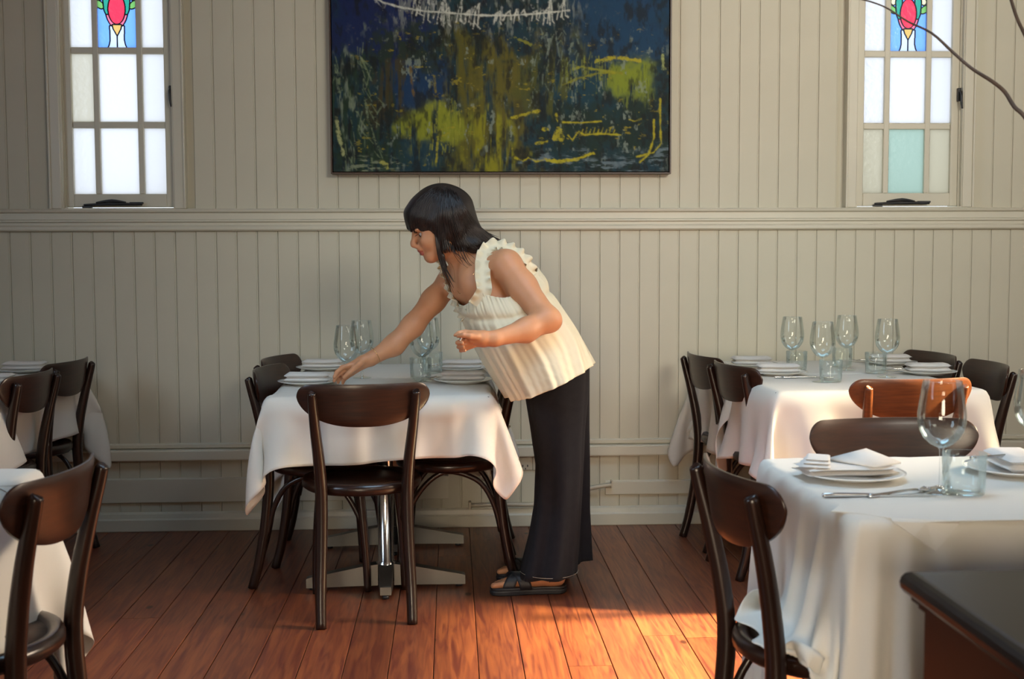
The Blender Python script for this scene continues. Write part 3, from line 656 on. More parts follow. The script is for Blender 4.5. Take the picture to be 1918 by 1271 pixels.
def drape(rect, half, off=(0, 0), rot=0, seed=0, n=58, ztop=TZ+.004, obst=(), crease=(), folds=(), ruck=.008, steps=110, stiff=.35, flare=.30):
    x0_, x1_, y0_, y1_ = rect; cx, cy = (x0_+x1_)/2+off[0], (y0_+y1_)/2+off[1]
    r = np.random.default_rng(seed)
    s = np.linspace(-1, 1, n); SX, SY = np.meshgrid(s*half[0], s*half[1]); c, sn = math.cos(rot), math.sin(rot)
    gx = cx+SX*c-SY*sn; gy = cy+SX*sn+SY*c
    qx = np.clip(gx, x0_, x1_); qy = np.clip(gy, y0_, y1_); ex, ey = gx-qx, gy-qy; rr = np.hypot(ex, ey)
    pin = rr < 1e-6
    Pn = np.stack([qx+ex*flare, qy+ey*flare, ztop-rr*math.sqrt(1-flare**2)], -1)
    corner = (np.abs(ex) > 1e-6) & (np.abs(ey) > 1e-6)
    nz_ = vnoise(n, n, 9, 9, seed+5, 2)[..., None]
    Pn += np.where(pin[..., None], 0, nz_*np.array([ruck, ruck, 0]))
    Pn[..., 2] = np.where(pin, ztop, Pn[..., 2])
    w = np.where(pin, 0., 1.)
    hx, hy = 2*half[0]/(n-1), 2*half[1]/(n-1); hd = math.hypot(hx, hy)
    cons = []
    def add(a, b, L, k): cons.append((a, b, L, k))
    sl = slice
    for p in (0, 1):
        add((sl(None), sl(p, n-1, 2)), (sl(None), sl(p+1, n, 2)), hx, 1.); add((sl(p, n-1, 2), sl(None)), (sl(p+1, n, 2), sl(None)), hy, 1.)
        add((sl(p, n-1, 2), sl(0, n-1)), (sl(p+1, n, 2), sl(1, n)), hd, .5); add((sl(p, n-1, 2), sl(1, n)), (sl(p+1, n, 2), sl(0, n-1)), hd, .5)
    for k_, st in ((2, stiff), (4, stiff*.7)):
        for par in (0, 1):
            I = np.array([i for i in range(n-k_) if (i//k_) % 2 == par])
            add((sl(None), I), (sl(None), I+k_), hx*k_, st); add((I, sl(None)), (I+k_, sl(None)), hy*k_, st)
    cons = [(a, b, L, k, w[a], w[b]) for a, b, L, k in cons]
    V = np.zeros_like(Pn); dt = .022
    for it in range(steps):
        V[..., 2] -= 9.8*dt; V *= .965 if it < steps*.6 else .85
        old = Pn.copy(); Pn = Pn+V*dt*w[..., None]
        for sub in range(7):
            for a, b, L, k, wa, wb in cons:
                A_, B_ = Pn[a], Pn[b]; dv = B_-A_; l = np.sqrt((dv**2).sum(-1))+1e-9; ws = wa+wb
                k2 = k
                e = l-L
                if k < .5: e = np.where(e < 0, e, 0)      # bending springs only resist folding
                f = (k2*e/l/np.where(ws > 0, ws, 1))[..., None]*dv
                Pn[a] = A_+f*wa[..., None]; Pn[b] = B_-f*wb[..., None]
            # keep out of the table block
            X, Y, Z = Pn[..., 0], Pn[..., 1], Pn[..., 2]
            m = .004; ins = (~pin) & (X > x0_-m) & (X < x1_+m) & (Y > y0_-m) & (Y < y1_+m)
            above = ins & (Z > ztop-.006); Z[above] = np.maximum(Z[above], ztop)
            below = ins & ~above
            dd = np.stack([X-(x0_-m), (x1_+m)-X, Y-(y0_-m), (y1_+m)-Y], -1); kmin = dd.argmin(-1)
            for k, (arr, val) in enumerate(((X, x0_-m), (X, x1_+m), (Y, y0_-m), (Y, y1_+m))):
                mm = below & (kmin == k); arr[mm] = val
            np.maximum(Z, .006, out=Z)
            for (ox, oy, orad, oz) in obst:
                dxy = np.hypot(X-ox, Y-oy); hit = (dxy < orad) & (Z < oz) & (Z > oz-.06); Z[hit] = oz
            for wx, lim in ((1, D-.045),):
                np.minimum(Y, lim, out=Y)
        V = (Pn-old)/dt
    for side, pos, sl_, wd, amp in folds:     # soft hanging folds, deeper towards the hem
        drop = np.clip(ztop-Pn[..., 2], 0, .5); g = np.clip(drop/.28, 0, 1)**.8
        if side == 'front': on = (Pn[..., 1] < y0_+.002) & ~pin; e = np.exp(-((Pn[..., 0]-pos-sl_*drop)/(wd*(.5+g)))**2); Pn[..., 1] -= amp*e*g*on
        else: on = (Pn[..., 0] < x0_+.002) & ~pin; e = np.exp(-((Pn[..., 1]-pos-sl_*drop)/(wd*(.5+g)))**2); Pn[..., 0] -= amp*e*g*on
    for axis, s0, amp, wd in crease:        # ironed folds: sharp ridges parallel to a cloth edge
        coord = SX if axis == 'x' else SY
        t = np.where(coord <= s0, np.clip(1-(s0-coord)/wd, 0, 1), np.clip(1-(coord-s0)/(wd*.25), 0, 1))*np.where(pin, 0, 1)
        Pn[..., 1] -= (t*amp if axis == 'x' else 0)
    return Pn, (rr, SX, SY)
def cloth(name, lab, rect, half, m='cloth', **k):
    n = k.get('n', 58); Pn, _ = drape(rect, half, **k)
    o = grid_mesh(name, Pn.reshape(-1, 3), n, n, M[m])
    mod(o, 'SUBSURF', levels=1, render_levels=1); mod(o, 'SOLIDIFY', thickness=.0012, offset=1)
    tag(o, lab, 'tablecloth', 'white linen tablecloths'); return o
cloth('tablecloth', 'white linen tablecloth with pressed folds being laid by the woman', (-.645, .143, 4.215, 4.862), (.615, .585), off=(-.030, .055), rot=.05, seed=2,
      crease=(('x', -.06, .020, .13), ('x', .27, .020, .14)), flare=.5, stiff=.6)
cloth('tablecloth', 'white linen tablecloth by the wall, partly behind the woman\'s reaching arm', (-.645, .143, 4.866, 5.508), (.66, .50), off=(.01, .04), rot=-.02, seed=3, n=44, steps=90, flare=.4)
cloth('tablecloth', 'warmly lit white tablecloth behind the orange-lit chair', (1.130, 1.915, 4.26, 4.872), (.70, .60), off=(.02, -.03), rot=.03, seed=4, flare=.42, stiff=.5)
cloth('tablecloth', 'white tablecloth of the far right table next to the wall, its corner flaring left', (1.130, 1.915, 4.876, 5.508), (.68, .50), off=(-.02, .04), rot=-.02, seed=5, n=44, steps=90, flare=.5)
cloth('tablecloth', 'large white tablecloth with deep folds on the front right table', (.724, 1.424, 2.175, 2.872), (.68, .68), off=(.03, -.01), rot=.13, seed=21, n=90, steps=150, stiff=.05, flare=.36, ruck=.02, folds=(('front', .775, -.05, .014, .030), ('front', .835, -.06, .016, .034), ('front', .905, -.03, .020, .022), ('front', 1.02, .03, .03, .012), ('left', 2.33, .05, .018, .030), ('left', 2.46, .10, .022, .022), ('left', 2.72, .0, .02, .016)),
      obst=((.76, 2.42, .185, .478),))
cloth('tablecloth', 'blue-shaded white tablecloth on the far left table', (-2.41, -1.635, 4.22, 5.47), (.63, .90), off=(.01, .0), rot=.01, seed=7, n=50, steps=90, flare=.42, stiff=.5)
cloth('tablecloth', 'white tablecloth of the lower left table, cropped by the picture edge', (-1.63, -.935, 2.17, 2.870), (.61, .64), off=(-.01, 0), rot=-.05, seed=8, n=58, stiff=.3, flare=.3)

def overlay():
    c = [o for o in C.objects if o.get('label', '').startswith('large white tablecloth')][0]
    zt = TZ+.0064; top = [PZ(*q, zt) for q in ((1556, 957), (1612, 961), (1669, 970), (1735, 973), (1797, 975), (2040, 971), (2020, 930), (1600, 926))]
    yf = 2.162
    e = [P(1672, 976, yf), P(1735, 978, yf), P(1797, 980, yf)]; tip = P(1752, 1032, yf-.012); mid = P(1712, 1004, yf-.010); mid2 = P(1775, 1006, yf-.010)
    vs = top+e+[tip, mid, mid2]
    fs = [(0, 1, 6, 7), (1, 2, 3, 6), (3, 4, 5, 6), (2, 8, 9, 3), (3, 9, 10, 4), (8, 12, 9), (12, 11, 9), (9, 11, 13), (9, 13, 10)]
    o = MB().add(vs, fs).build('overlay_flap', M['cloth'], c); mod(o, 'SOLIDIFY', thickness=.0016)
overlay()
# ------------------------------------------------------------------ tableware
TT = TZ+.0045
def wine_glass():
    e = empty('wine_glass', (0, 0, 0))
    MB().lathe([(.0, .0012), (.036, .001), (.038, .0015), (.036, .003), (.012, .006), (.005, .011), (.0036, .02), (.0034, .07), (.0042, .088), (.008, .095)], n=32, close=False).build('stem', M['glass'], e)
    prof = [(.0, .092), (.010, .094), (.022, .100), (.034, .111), (.043, .126), (.0475, .144), (.0478, .160), (.0455, .180), (.042, .203), (.0385, .228)]
    inner = [(r-.0011, z) for r, z in prof[::-1]]; inner[-1] = (0, .0945)
    MB().lathe(prof+[(.0380, .2292)]+inner, n=40, close=False).build('bowl', M['glass'], e)
    return e
def tumbler():
    e = empty('water_tumbler', (0, 0, 0))
    prof = [(.0, .001), (.036, .001), (.0395, .004), (.0405, .012), (.0425, .05), (.0435, .0845), (.0428, .0855)]
    MB().lathe(prof+[(.0418, .0845), (.0405, .05), (.0385, .016), (.034, .010), (0, .009)], n=40, close=False).build('glass_body', M['water'], e)
    return e
def plate():
    e = MB().lathe([(0, .001), (.055, .001), (.062, .0), (.066, .003), (.105, .0125), (.113, .0155), (.1135, .017), (.105, .0165), (.066, .0075), (.0, .0065)], n=48, close=False).build('side_plate', M['china'])
    return e
def napkin(L, Wd, seed, peaked=False):
    r = random.Random(seed); b = MB(); z = .0
    def layer(cx, cy, z, l, w, h, rot, curl=.0):
        nx, ny = 14, 8; vs = []; fs = []
        for sd in (1, -1):
            for i in range(nx):
                for j in range(ny):
                    u, v = -1+2*i/(nx-1), -1+2*j/(ny-1)
                    x, y = u*l/2, v*w/2; e = max(0, 1-max(abs(u)**24, abs(v)**10))**.5
                    zz = z+h/2+sd*h/2*e+.0007*math.sin(x*40+seed)+.0005*math.sin(y*50+seed*2)+curl*(u*u)*.004
                    c, s = math.cos(rot), math.sin(rot); vs.append((cx+x*c-y*s, cy+x*s+y*c, zz))
        n = nx*ny
        for i in range(nx-1):
            for j in range(ny-1):
                a = i*ny+j; fs.append((a, a+1, a+ny+1, a+ny)); fs.append((n+a, n+a+ny, n+a+ny+1, n+a+1))
        b.add(vs, fs, True)
    hs = .0165 if not peaked else .010
    for k in range(2): layer(r.uniform(-.002, .002), r.uniform(-.002, .002), .0125+k*hs, L-k*.003, Wd-k*.002, hs*1.02, r.uniform(-.02, .02))
    if peaked:      # loosely folded: a thick rolled end and a lifted diamond flap
        for k in range(3): layer(-L*.34+k*.004, -.004+k*.004, .030+k*.0065, .062-k*.006, Wd*.80-k*.010, .0075, -.35-k*.04)
        vs = [(-.030, .030, .036), (.040, -.058, .032), (.112, -.030, .034), (.070, .052, .052), (-.030, .030, .040), (.040, -.058, .036), (.112, -.030, .038), (.070, .052, .056), (.045, .0, .048), (.045, .0, .053)]
        b.add(vs, [(4, 5, 9), (5, 6, 9), (6, 7, 9), (7, 4, 9), (0, 8, 1), (1, 8, 2), (2, 8, 3), (3, 8, 0), (0, 1, 5, 4), (1, 2, 6, 5), (2, 3, 7, 6), (3, 0, 4, 7)], True)
    return b.build('napkin', M['napkin'])
def knife():
    e = empty('table_knife', (0, 0, 0))
    MB().tube([(-.115, 0, .006), (-.09, 0, .0062), (-.03, 0, .0055), (-.006, 0, .005)], [.0042, .0058, .0048, .0036], 10).build('handle', M['steel'], e)
    vs = []; pr = [(-.006, .004, .006), (.0, .009, .004), (.04, .011, .003), (.085, .010, .0025), (.112, .002, .002)]
    for x, w, t in pr: vs += [(x, -.004, .003), (x, w-.002, .0034), (x, w-.002, .0034+t*.4), (x, -.004, .003+t)]
    MB().add(vs, [(i*4+j, i*4+(j+1) % 4, i*4+4+(j+1) % 4, i*4+4+j) for i in range(4) for j in range(4)]+[(0, 3, 2, 1), (16, 17, 18, 19)]).build('blade', M['steel'], e)
    return e
def fork():
    e = empty('table_fork', (0, 0, 0))
    MB().tube([(-.10, 0, .006), (-.06, 0, .007), (0, 0, .009), (.03, 0, .008)], [.0045, .0035, .0026, .0030], 10).build('handle', M['steel'], e)
    b = MB(); nx, ny = 7, 5; vs = []
    for i in range(nx):
        t = i/(nx-1); x = .028+.032*t; w = .003+.0095*math.sin(min(1, t*1.5)*PI/2)
        for j in range(ny): v = -1+2*j/(ny-1); vs.append((x, v*w, .0075-.004*math.sin(t*PI)+.0025*v*v))
    b.add(vs, [(i*ny+j, i*ny+j+1, (i+1)*ny+j+1, (i+1)*ny+j) for i in range(nx-1) for j in range(ny-1)], True)
    for k in range(4):
        y = (-1+2*k/3)*.0108; b.tube([(.058, y, .0085), (.075, y*.96, .006), (.098, y*.9, .009)], [.0020, .0016, .0010], 6, 3)
    o = b.build('tines', M['steel'], e); mod(o, 'SOLIDIFY', thickness=.0012); return e
PROTO = {}
def put(kind, fn, x, y, lab, cat, group, rz=0, z=TT):
    if kind not in PROTO: o = PROTO[kind] = fn()
    else: o = copy_tree(PROTO[kind])
    o.location = (x, y, z); o.rotation_euler = (0, 0, rz); tag(o, lab, cat, group); return o
def atz(px, py, z=TT): q = PZ(px, py, z); return q.x, q.y
GW, GT, GP, GN, GK, GF = 'wine glasses on the set tables', 'water tumblers on the set tables', 'white side plates on the set tables', 'folded napkins on the plates', 'table knives beside the plates', 'table forks beside the plates'
for px, Y, lab in ((1766, 2.42, 'large empty wine glass in the foreground on the front right table'),
                   (650, 4.52, 'wine glass left of the woman\'s reaching hand, nearer of the two'), (678, 4.86, 'wine glass above the woman\'s wrist, farther of the two'),
                   (791, 4.72, 'wine glass half behind the woman\'s forearm, nearer of that pair'), (803, 5.02, 'wine glass behind the woman\'s forearm, farther of that pair'),
                   (1483, 4.93, 'leftmost of the four wine glasses on the far right table'), (1540, 4.56, 'second wine glass from the left on the far right table'),
                   (1585, 5.02, 'third wine glass from the left on the far right table'), (1661, 4.72, 'rightmost of the four wine glasses on the far right table'),
                   (1943, 2.62, 'wine glass at the right edge of the front right table')):
    q = P(px, 700, Y); put('wine', wine_glass, q.x, Y, lab, 'wine glass', GW)
for px, Y, lab in ((1810, 2.40, 'clear water tumbler beside the large foreground wine glass'), (788, 4.80, 'water tumbler under the woman\'s forearm, nearer of the pair'),
                   (810, 5.06, 'water tumbler under the woman\'s forearm, farther of the pair'), (1492, 4.98, 'leftmost water tumbler on the far right table'),
                   (1556, 4.56, 'middle water tumbler on the far right table, nearest the camera'), (1640, 4.88, 'right water tumbler on the far right table beside the rightmost glass'),
                   (1577, 5.16, 'water tumbler at the back of the far right table')):
    q = P(px, 700, Y); put('tumb', tumbler, q.x, Y, lab, 'tumbler', GT)
for px, py, lab, rot, pk in ((1595, 896, 'on the front right table', .1, 1), (1905, 886, 'at the right edge of the front right table', 1.5, 0),
                   (868, 717, 'on the woman\'s table, right side nearer', 0, 0), (866, 694, 'on the woman\'s table, right side by the wall', 0, 0),
                   (577, 720, 'on the woman\'s table, left side nearer the hand', .02, 0), (605, 693, 'on the woman\'s table, left side by the wall', 0, 0),
                   (1408, 687, 'on the far right table, left side by the wall', .0, 0), (1458, 702, 'on the far right table, left side nearer', -.05, 0),
                   (1668, 683, 'on the far right table, right side by the wall', -.1, 0), (1738, 701, 'on the far right table, right side nearer', -.05, 0),
                   (48, 697, 'on the far left table by the wall', 0, 0), (-18, 722, 'on the far left table at the picture edge', 0, 0)):
    x, y = atz(px, py)
    put('plate', plate, x, y, 'white side plate under a napkin '+lab, 'plate', GP)
    k = 'napk%d' % pk
    put(k, (lambda: napkin(.205, .105, 3, True)) if pk else (lambda: napkin(.170, .095, 4)), x-(.012 if pk else 0), y+.004, 'folded white napkin on the plate '+lab, 'napkin', GN, rot)
    far = px in (868, 866, 1668, 1738, 1905); side = 1 if far else -1
    if px in (48, -18): side = 1
    kz = 0 if side < 0 else PI
    if px == 1595:
        put('knife', knife, *atz(1648, 932), 'table knife with a steel handle in front of the plate on the front right table', 'knife', GK, -.03)
        put('fork', fork, *atz(1698, 926), 'table fork crossing the knife tip on the front right table', 'fork', GF, .42)
    elif px == 1905: put('fork', fork, x-.02, y-.01, 'fork resting on the plate at the right edge of the front right table', 'fork', GF, .2, TT+.034)
    elif px not in (-18, 605, 577, 48):
        put('knife', knife, x+(.06 if side < 0 else -.02), y+side*.135, 'table knife '+lab, 'knife', GK, kz+.08)
        put('fork', fork, x+(.075 if side < 0 else -.05), y+side*.165, 'table fork '+lab, 'fork', GF, kz-.12)
x, y = atz(2, 914); put('knife', knife, x, y, 'knife on the lower left table at the picture edge', 'knife', GK, .1)

# ------------------------------------------------------------------ sideboard, twigs
def sideboard():
    x0_, x1_, y0_, y1_, zt = .652, 1.55, .95, 1.735, .780
    e = empty('sideboard', ((x0_+x1_)/2, (y0_+y1_)/2, 0), 0, 'dark polished wooden sideboard with a moulded top in the lower right corner', 'sideboard')
    hx, hy = (x1_-x0_)/2, (y1_-y0_)/2
    pr = [(.020, -.052), (.020, -.046), (.012, -.042), (.012, -.036), (.004, -.032), (0, -.026), (-.001, -.018), (.001, -.010), (.005, -.004), (.011, -.001), (.016, 0)]
    vs = []; n = 4
    for ins, z in pr:
        a, b_ = hx-ins, hy-ins; vs += [(-a, -b_, zt+z), (a, -b_, zt+z), (a, b_, zt+z), (-a, b_, zt+z)]
    fs = [(i*4+j, i*4+(j+1) % 4, i*4+4+(j+1) % 4, i*4+4+j) for i in range(len(pr)-1) for j in range(4)]+[(0, 3, 2, 1), tuple(range(4*len(pr)-4, 4*len(pr)))]
    MB().add(vs, fs).build('top', M['cab'], e)
    MB().box(-hx+.026, hx-.026, -hy+.026, hy-.026, .06, zt-.05, .003).build('body', M['cab'], e)
    MB().box(-hx+.04, hx-.04, -hy+.04, hy-.04, 0, .065).build('plinth', M['cab'], e)
sideboard()
def branch():
    Y = 2.7; p = lambda a, b, y=Y: P(a, b, y)
    b = MB()
    b.tube([p(1530, -10, 2.9), p(1600, -4, 2.85), p(1655, 12, 2.82), p(1700, 40, 2.8), p(1745, 62, 2.78), p(1785, 98, 2.75), p(1820, 128, 2.72), p(1858, 152, 2.7), p(1882, 172, 2.7), p(1900, 200, 2.68), p(1925, 226, 2.66), p(1990, 330, 2.62), p(2080, 520, 2.6), p(2120, 800, 2.58), p(2130, 960, 2.56)],
           [.0016, .0018, .0018, .0022, .0026, .0034, .0036, .0042, .0044, .0046, .0048, .006, .007, .008, .008], 8, 4)
    o = b.build('stem', M['bark'])
    q = p(2130, 960, 2.56)
    e = empty('branch_arrangement', (q.x, q.y, TT), 0, 'thin bare brown branches arching across the right window and top right corner', 'branch')
    o.parent = e; o.location = (-q.x, -q.y, -TT)
    b = MB(); b.tube([p(1886, -30, 2.66), p(1894, 0, 2.66), p(1905, 34, 2.66), p(1920, 66, 2.66), p(1960, 150, 2.64), p(1995, 340, 2.62)], [.003, .0036, .0038, .004, .0045, .005], 8, 4)
    o = b.build('twig', M['bark'], e); o.location = (-q.x, -q.y, -TT)
    b = MB(); b.lathe([(0, 0), (.05, 0), (.062, .03), (.066, .10), (.05, .16), (.032, .20), (.038, .225), (.034, .225), (.028, .20), (.046, .16), (.06, .1), (.056, .03), (0, .006)], n=32, close=False).build('vase', M['china'], e)
branch()
# ------------------------------------------------------------------ the woman
class Field:
    """smooth union of round cones / ellipsoids on a grid, meshed by surface nets"""
    def __init__(s, lo, hi, h):
        s.lo = np.array(lo); s.h = h; s.n = np.ceil((np.array(hi)-s.lo)/h).astype(int)+1; s.g = np.full(s.n, .2, np.float32)
    def _box(s, lo, hi, pad):
        a = np.clip(np.floor((np.array(lo)-pad-s.lo)/s.h).astype(int), 0, s.n); b = np.clip(np.ceil((np.array(hi)+pad-s.lo)/s.h).astype(int)+1, 0, s.n)
        ax = [s.lo[i]+np.arange(a[i], b[i])*s.h for i in range(3)]
        return tuple(slice(a[i], b[i]) for i in range(3)), np.stack(np.meshgrid(*ax, indexing='ij'), -1)
    def _merge(s, sl, d, k, sub=False):
        g = s.g[sl]
        if sub: h = np.maximum(k-np.abs(g+d), 0)/k; s.g[sl] = np.maximum(g, -d)+h*h*k*.25
        else: h = np.maximum(k-np.abs(g-d), 0)/k; s.g[sl] = np.minimum(g, d)-h*h*k*.25
    def cone(s, a, b, ra, rb, k=.02, sub=False):
        a, b = np.array(a, float), np.array(b, float); m = max(ra, rb)
        sl, Q = s._box(np.minimum(a, b)-m, np.maximum(a, b)+m, .04)
        if Q.size == 0: return
        ab = b-a; t = np.clip(((Q-a)@ab)/(ab@ab+1e-12), 0, 1)
        d = np.linalg.norm(Q-a-t[..., None]*ab, axis=-1)-(ra+(rb-ra)*t); s._merge(sl, d, k, sub)
    def chain(s, pts, rs, k=.02):
        for i in range(len(pts)-1): s.cone(pts[i], pts[i+1], rs[i], rs[i+1], k)
    def ell(s, c, r, axes=None, k=.02, sub=False):
        c = np.array(c, float); r = np.array(r, float); A = np.eye(3) if axes is None else np.array(axes)
        m = r.max(); sl, Q = s._box(c-m, c+m, .035); L = (Q-c)@A.T
        k0 = np.linalg.norm(L/r, axis=-1); k1 = np.linalg.norm(L/(r*r), axis=-1)+1e-9
        s._merge(sl, k0*(k0-1)/k1, k, sub)
    def mesh(s, name, m, parent, smooth=1):
        g = s.g; n = g.shape; ins = g < 0
        cs = [(i, j, k) for i in (0, 1) for j in (0, 1) for k in (0, 1)]
        sh = lambda o, arr: arr[o[0]:n[0]-1+o[0], o[1]:n[1]-1+o[1], o[2]:n[2]-1+o[2]]
        cnt = sum(sh(c, ins).astype(np.int8) for c in cs); act = (cnt > 0) & (cnt < 8)
        idx = np.argwhere(act); vid = np.full(act.shape, -1, np.int64); vid[act] = np.arange(len(idx))
        acc = np.zeros((len(idx), 3)); num = np.zeros(len(idx))
        for a in cs:
            for ax in range(3):
                if a[ax]: continue
                b = list(a); b[ax] = 1
                ga = g[idx[:, 0]+a[0], idx[:, 1]+a[1], idx[:, 2]+a[2]]; gb = g[idx[:, 0]+b[0], idx[:, 1]+b[1], idx[:, 2]+b[2]]
                cr = (ga < 0) != (gb < 0); t = np.where(cr, ga/(ga-gb+1e-12), 0)
                p_ = np.tile(np.array(a, float), (len(idx), 1)); p_[:, ax] += t; acc += np.where(cr[:, None], p_, 0); num += cr
        V = s.lo+(idx+acc/num[:, None])*s.h
        Q = []
        for ax in range(3):
            o1, o2 = [(1, 2), (2, 0), (0, 1)][ax]
            sl0 = [slice(1, n[i]-1) for i in range(3)]; sl0[ax] = slice(0, n[ax]-1); sl1 = list(sl0); sl1[ax] = slice(1, n[ax])
            A_, B_ = ins[tuple(sl0)], ins[tuple(sl1)]; e = np.argwhere(A_ != B_)
            if not len(e): continue
            base = e+np.array([0 if i == ax else 1 for i in range(3)]); flip = A_[tuple(e.T)]
            def vv(d1, d2):
                c = base.copy(); c[:, o1] -= d1; c[:, o2] -= d2; return vid[tuple(c.T)]
            q = np.stack([vv(1, 1), vv(0, 1), vv(0, 0), vv(1, 0)], 1); q[~flip] = q[~flip][:, ::-1]; Q.append(q)
        Q = np.concatenate(Q)
        for _ in range(smooth):
            acc = np.zeros_like(V); c = np.zeros(len(V))
            for i in range(4):
                a, b = Q[:, i], Q[:, (i+1) % 4]; np.add.at(acc, a, V[b]); np.add.at(c, a, 1); np.add.at(acc, b, V[a]); np.add.at(c, b, 1)
            V = V*.5+acc/np.maximum(c, 1)[:, None]*.5
        me = np_mesh(name, V, Q); me.materials.append(m); o = bpy.data.objects.new(name, me); C.objects.link(o)
        if parent: o.parent = parent
        return o, V, Q
def V3(*a): return np.array(P(*a))
# head frame: f towards the nose, u up through the crown, s across
HC = V3(826, 408, 4.40); m_ = 535/2300*4.40          # metres handled through pixel offsets
ff = _n(V3(826-94, 408+34, 4.37)-HC); uu = V3(826-34, 408-94, 4.40)-HC; uu = _n(uu-uu.dot(ff)*ff); ss = np.cross(ff, uu)
HA = np.array([ff, uu, ss]); HS = 1.0
def hp(f, u, s=0): return HC+(ff*f+uu*u+ss*s)*HS
WOMAN = empty('person', (V3(1035, 1100, 4.5)[0], 4.5, 0), 0, 'dark-haired woman in cream ruffled top and dark wide trousers leaning over the table', 'person')
WL = Vector(WOMAN.location)
def own(o):
    o.parent = WOMAN; o.location = -WL; return o
def woman_body():
    g = Field((-.50, 3.94, 0.0), (.62, 4.86, 1.60), .0042)
    # head
    g.ell(hp(-.006, .014), (.100, .088, .074), HA, .01); g.ell(hp(.040, -.030), (.070, .080, .060), HA, .03)
    g.ell(hp(.048, -.085), (.048, .045, .044), HA, .03); g.cone(hp(.086, -.116, -.008), hp(.086, -.116, .008), .0165, .0165, .02)
    for s in (-1, 1):
        g.cone(hp(.005, -.085, s*.046), hp(.078, -.116, s*.014), .018, .014, .03)
        g.ell(hp(.078, -.058, s*.034), (.026, .028, .020), HA, .02)
        g.ell(hp(.106, -.030, s*.032), (.014, .011, .015), HA, .012, True)
        g.ell(hp(.100, -.012, s*.028), (.013, .008, .024), HA, .012)
        g.cone(hp(.110, -.066, s*.010), hp(.120, -.064, s*.008), .0070, .0075, .008)
        g.ell(hp(-.004, -.040, s*.071), (.016, .028, .010), HA, .006)
    g.cone(hp(.104, -.012), hp(.1255, -.050), .0085, .0088, .012); g.cone(hp(.1255, -.050), hp(.1280, -.0575), .0088, .0085, .008)
    g.ell(hp(.1065, -.080), (.012, .010, .020), HA, .012)
    g.ell(hp(.1130, -.0835), (.0075, .0050, .018), HA, .005); g.ell(hp(.1090, -.0960), (.0080, .0060, .016), HA, .006)
    g.cone(hp(.121, -.0898, -.014), hp(.121, -.0898, .014), .003, .003, .004, True)
    g.ell(hp(.096, -.106), (.01, .007, .02), HA, .01, True) if False else None
    # neck, torso
    nb = V3(893, 492, 4.47)
    g.cone(hp(-.035, -.055), nb, .056, .058, .035); g.cone(hp(.005, -.075), V3(868, 505, 4.45), .040, .040, .03)
    SN, SF = V3(948, 497, 4.31), V3(846, 524, 4.62)
    g.cone(nb, SN, .055, .050, .05); g.cone(nb, SF, .052, .046, .05)
    g.cone(V3(905, 522, 4.40), V3(945, 590, 4.36), .083, .092, .06); g.cone(V3(885, 528, 4.55), V3(935, 600, 4.53), .080, .088, .06)
    g.cone(V3(950, 590, 4.40), V3(1020, 680, 4.44), .098, .10, .06); g.cone(V3(950, 595, 4.52), V3(1020, 685, 4.55), .092, .10, .06)
    g.cone(V3(872, 540, 4.43), V3(893, 535, 4.38), .05, .06, .05)
    # collar bones
    g.cone(V3(872, 522, 4.42), V3(925, 490, 4.31), .007, .008, .02)
    # legs inside the trousers
    for (hx, hy, kx, ky, ax_, ay) in ((.40, 4.42, .40, 4.42, .37, 4.44), (.42, 4.60, .44, 4.62, .40, 4.64)):
        g.cone((hx, hy, .80), (kx, ky, .44), .082, .052, .04); g.cone((kx, ky, .44), (ax_, ay, .09), .050, .034, .03)
        # foot
        fx = ax_-.365
        g.cone((ax_, ay, .09), (ax_-.01, ay, .055), .034, .032, .02); g.cone((ax_+.015, ay, .050), (ax_-.10, ay-.005, .048), .027, .026, .02)
        g.cone((ax_-.07, ay, .055), (ax_-.175, ay-.012, .040), .028, .020, .025); g.cone((ax_-.09, ay+.02, .045), (ax_-.17, ay+.022, .038), .020, .015, .02)
        for t in range(5):
            yy = ay-.036+t*.0175; L = [.232, .230, .222, .212, .198][t]
            g.cone((ax_-.16, ay-.025+t*.012, .040), (ax_-L+.008, yy, .036), .0125 if t == 0 else .0100, .0112 if t == 0 else .0080, .006)
    # near arm
    E1, W1_ = V3(1024, 597, 4.16), V3(926, 634, 4.05)
    g.chain([SN, V3(978, 538, 4.26), E1], [.053, .050, .041], .03)
    g.ell(V3(1034, 602, 4.17), (.03, .03, .028), None, .03)
    g.chain([E1, V3(985, 618, 4.12), W1_], [.041, .0385, .0255], .025)
    # far arm
    E2, W2_ = V3(773, 610, 4.52), V3(694, 672, 4.46)
    g.chain([SF, V3(812, 562, 4.58), E2], [.046, .042, .0385], .03); g.chain([E2, V3(738, 646, 4.49), W2_], [.0400, .0360, .0250], .025)
    # near hand: cupped round the cutlery
    def finger(pts, rs): g.chain(pts, rs, .006)
    K = lambda a, b, y: V3(a, b, y)
    g.chain([W1_, K(905, 634, 4.045)], [.0255, .024], .012)
    g.cone(K(905, 629, 4.04), K(884, 627, 4.03), .0185, .0155, .012); g.cone(K(905, 640, 4.05), K(884, 641, 4.05), .0175, .0155, .012)
    g.cone(K(902, 634, 4.03), K(886, 634, 4.03), .018, .017, .012)
    finger([K(886, 624, 4.035), K(871, 622, 4.035), K(860, 624, 4.03), K(852, 627.5, 4.03)], [.0105, .0090, .0080, .0066])
    finger([K(893, 630, 4.015), K(880, 629, 4.000), K(868, 627, 4.000), K(858, 629, 4.01)], [.0125, .0100, .0088, .0072])      # thumb along the index
    def finger(pts, rs): g.chain(pts, rs, .003)
    finger([K(884, 635, 4.045), K(866, 637.5, 4.040), K(857, 641.5, 4.02), K(866, 642, 3.998)], [.0100, .0084, .0078, .0066])
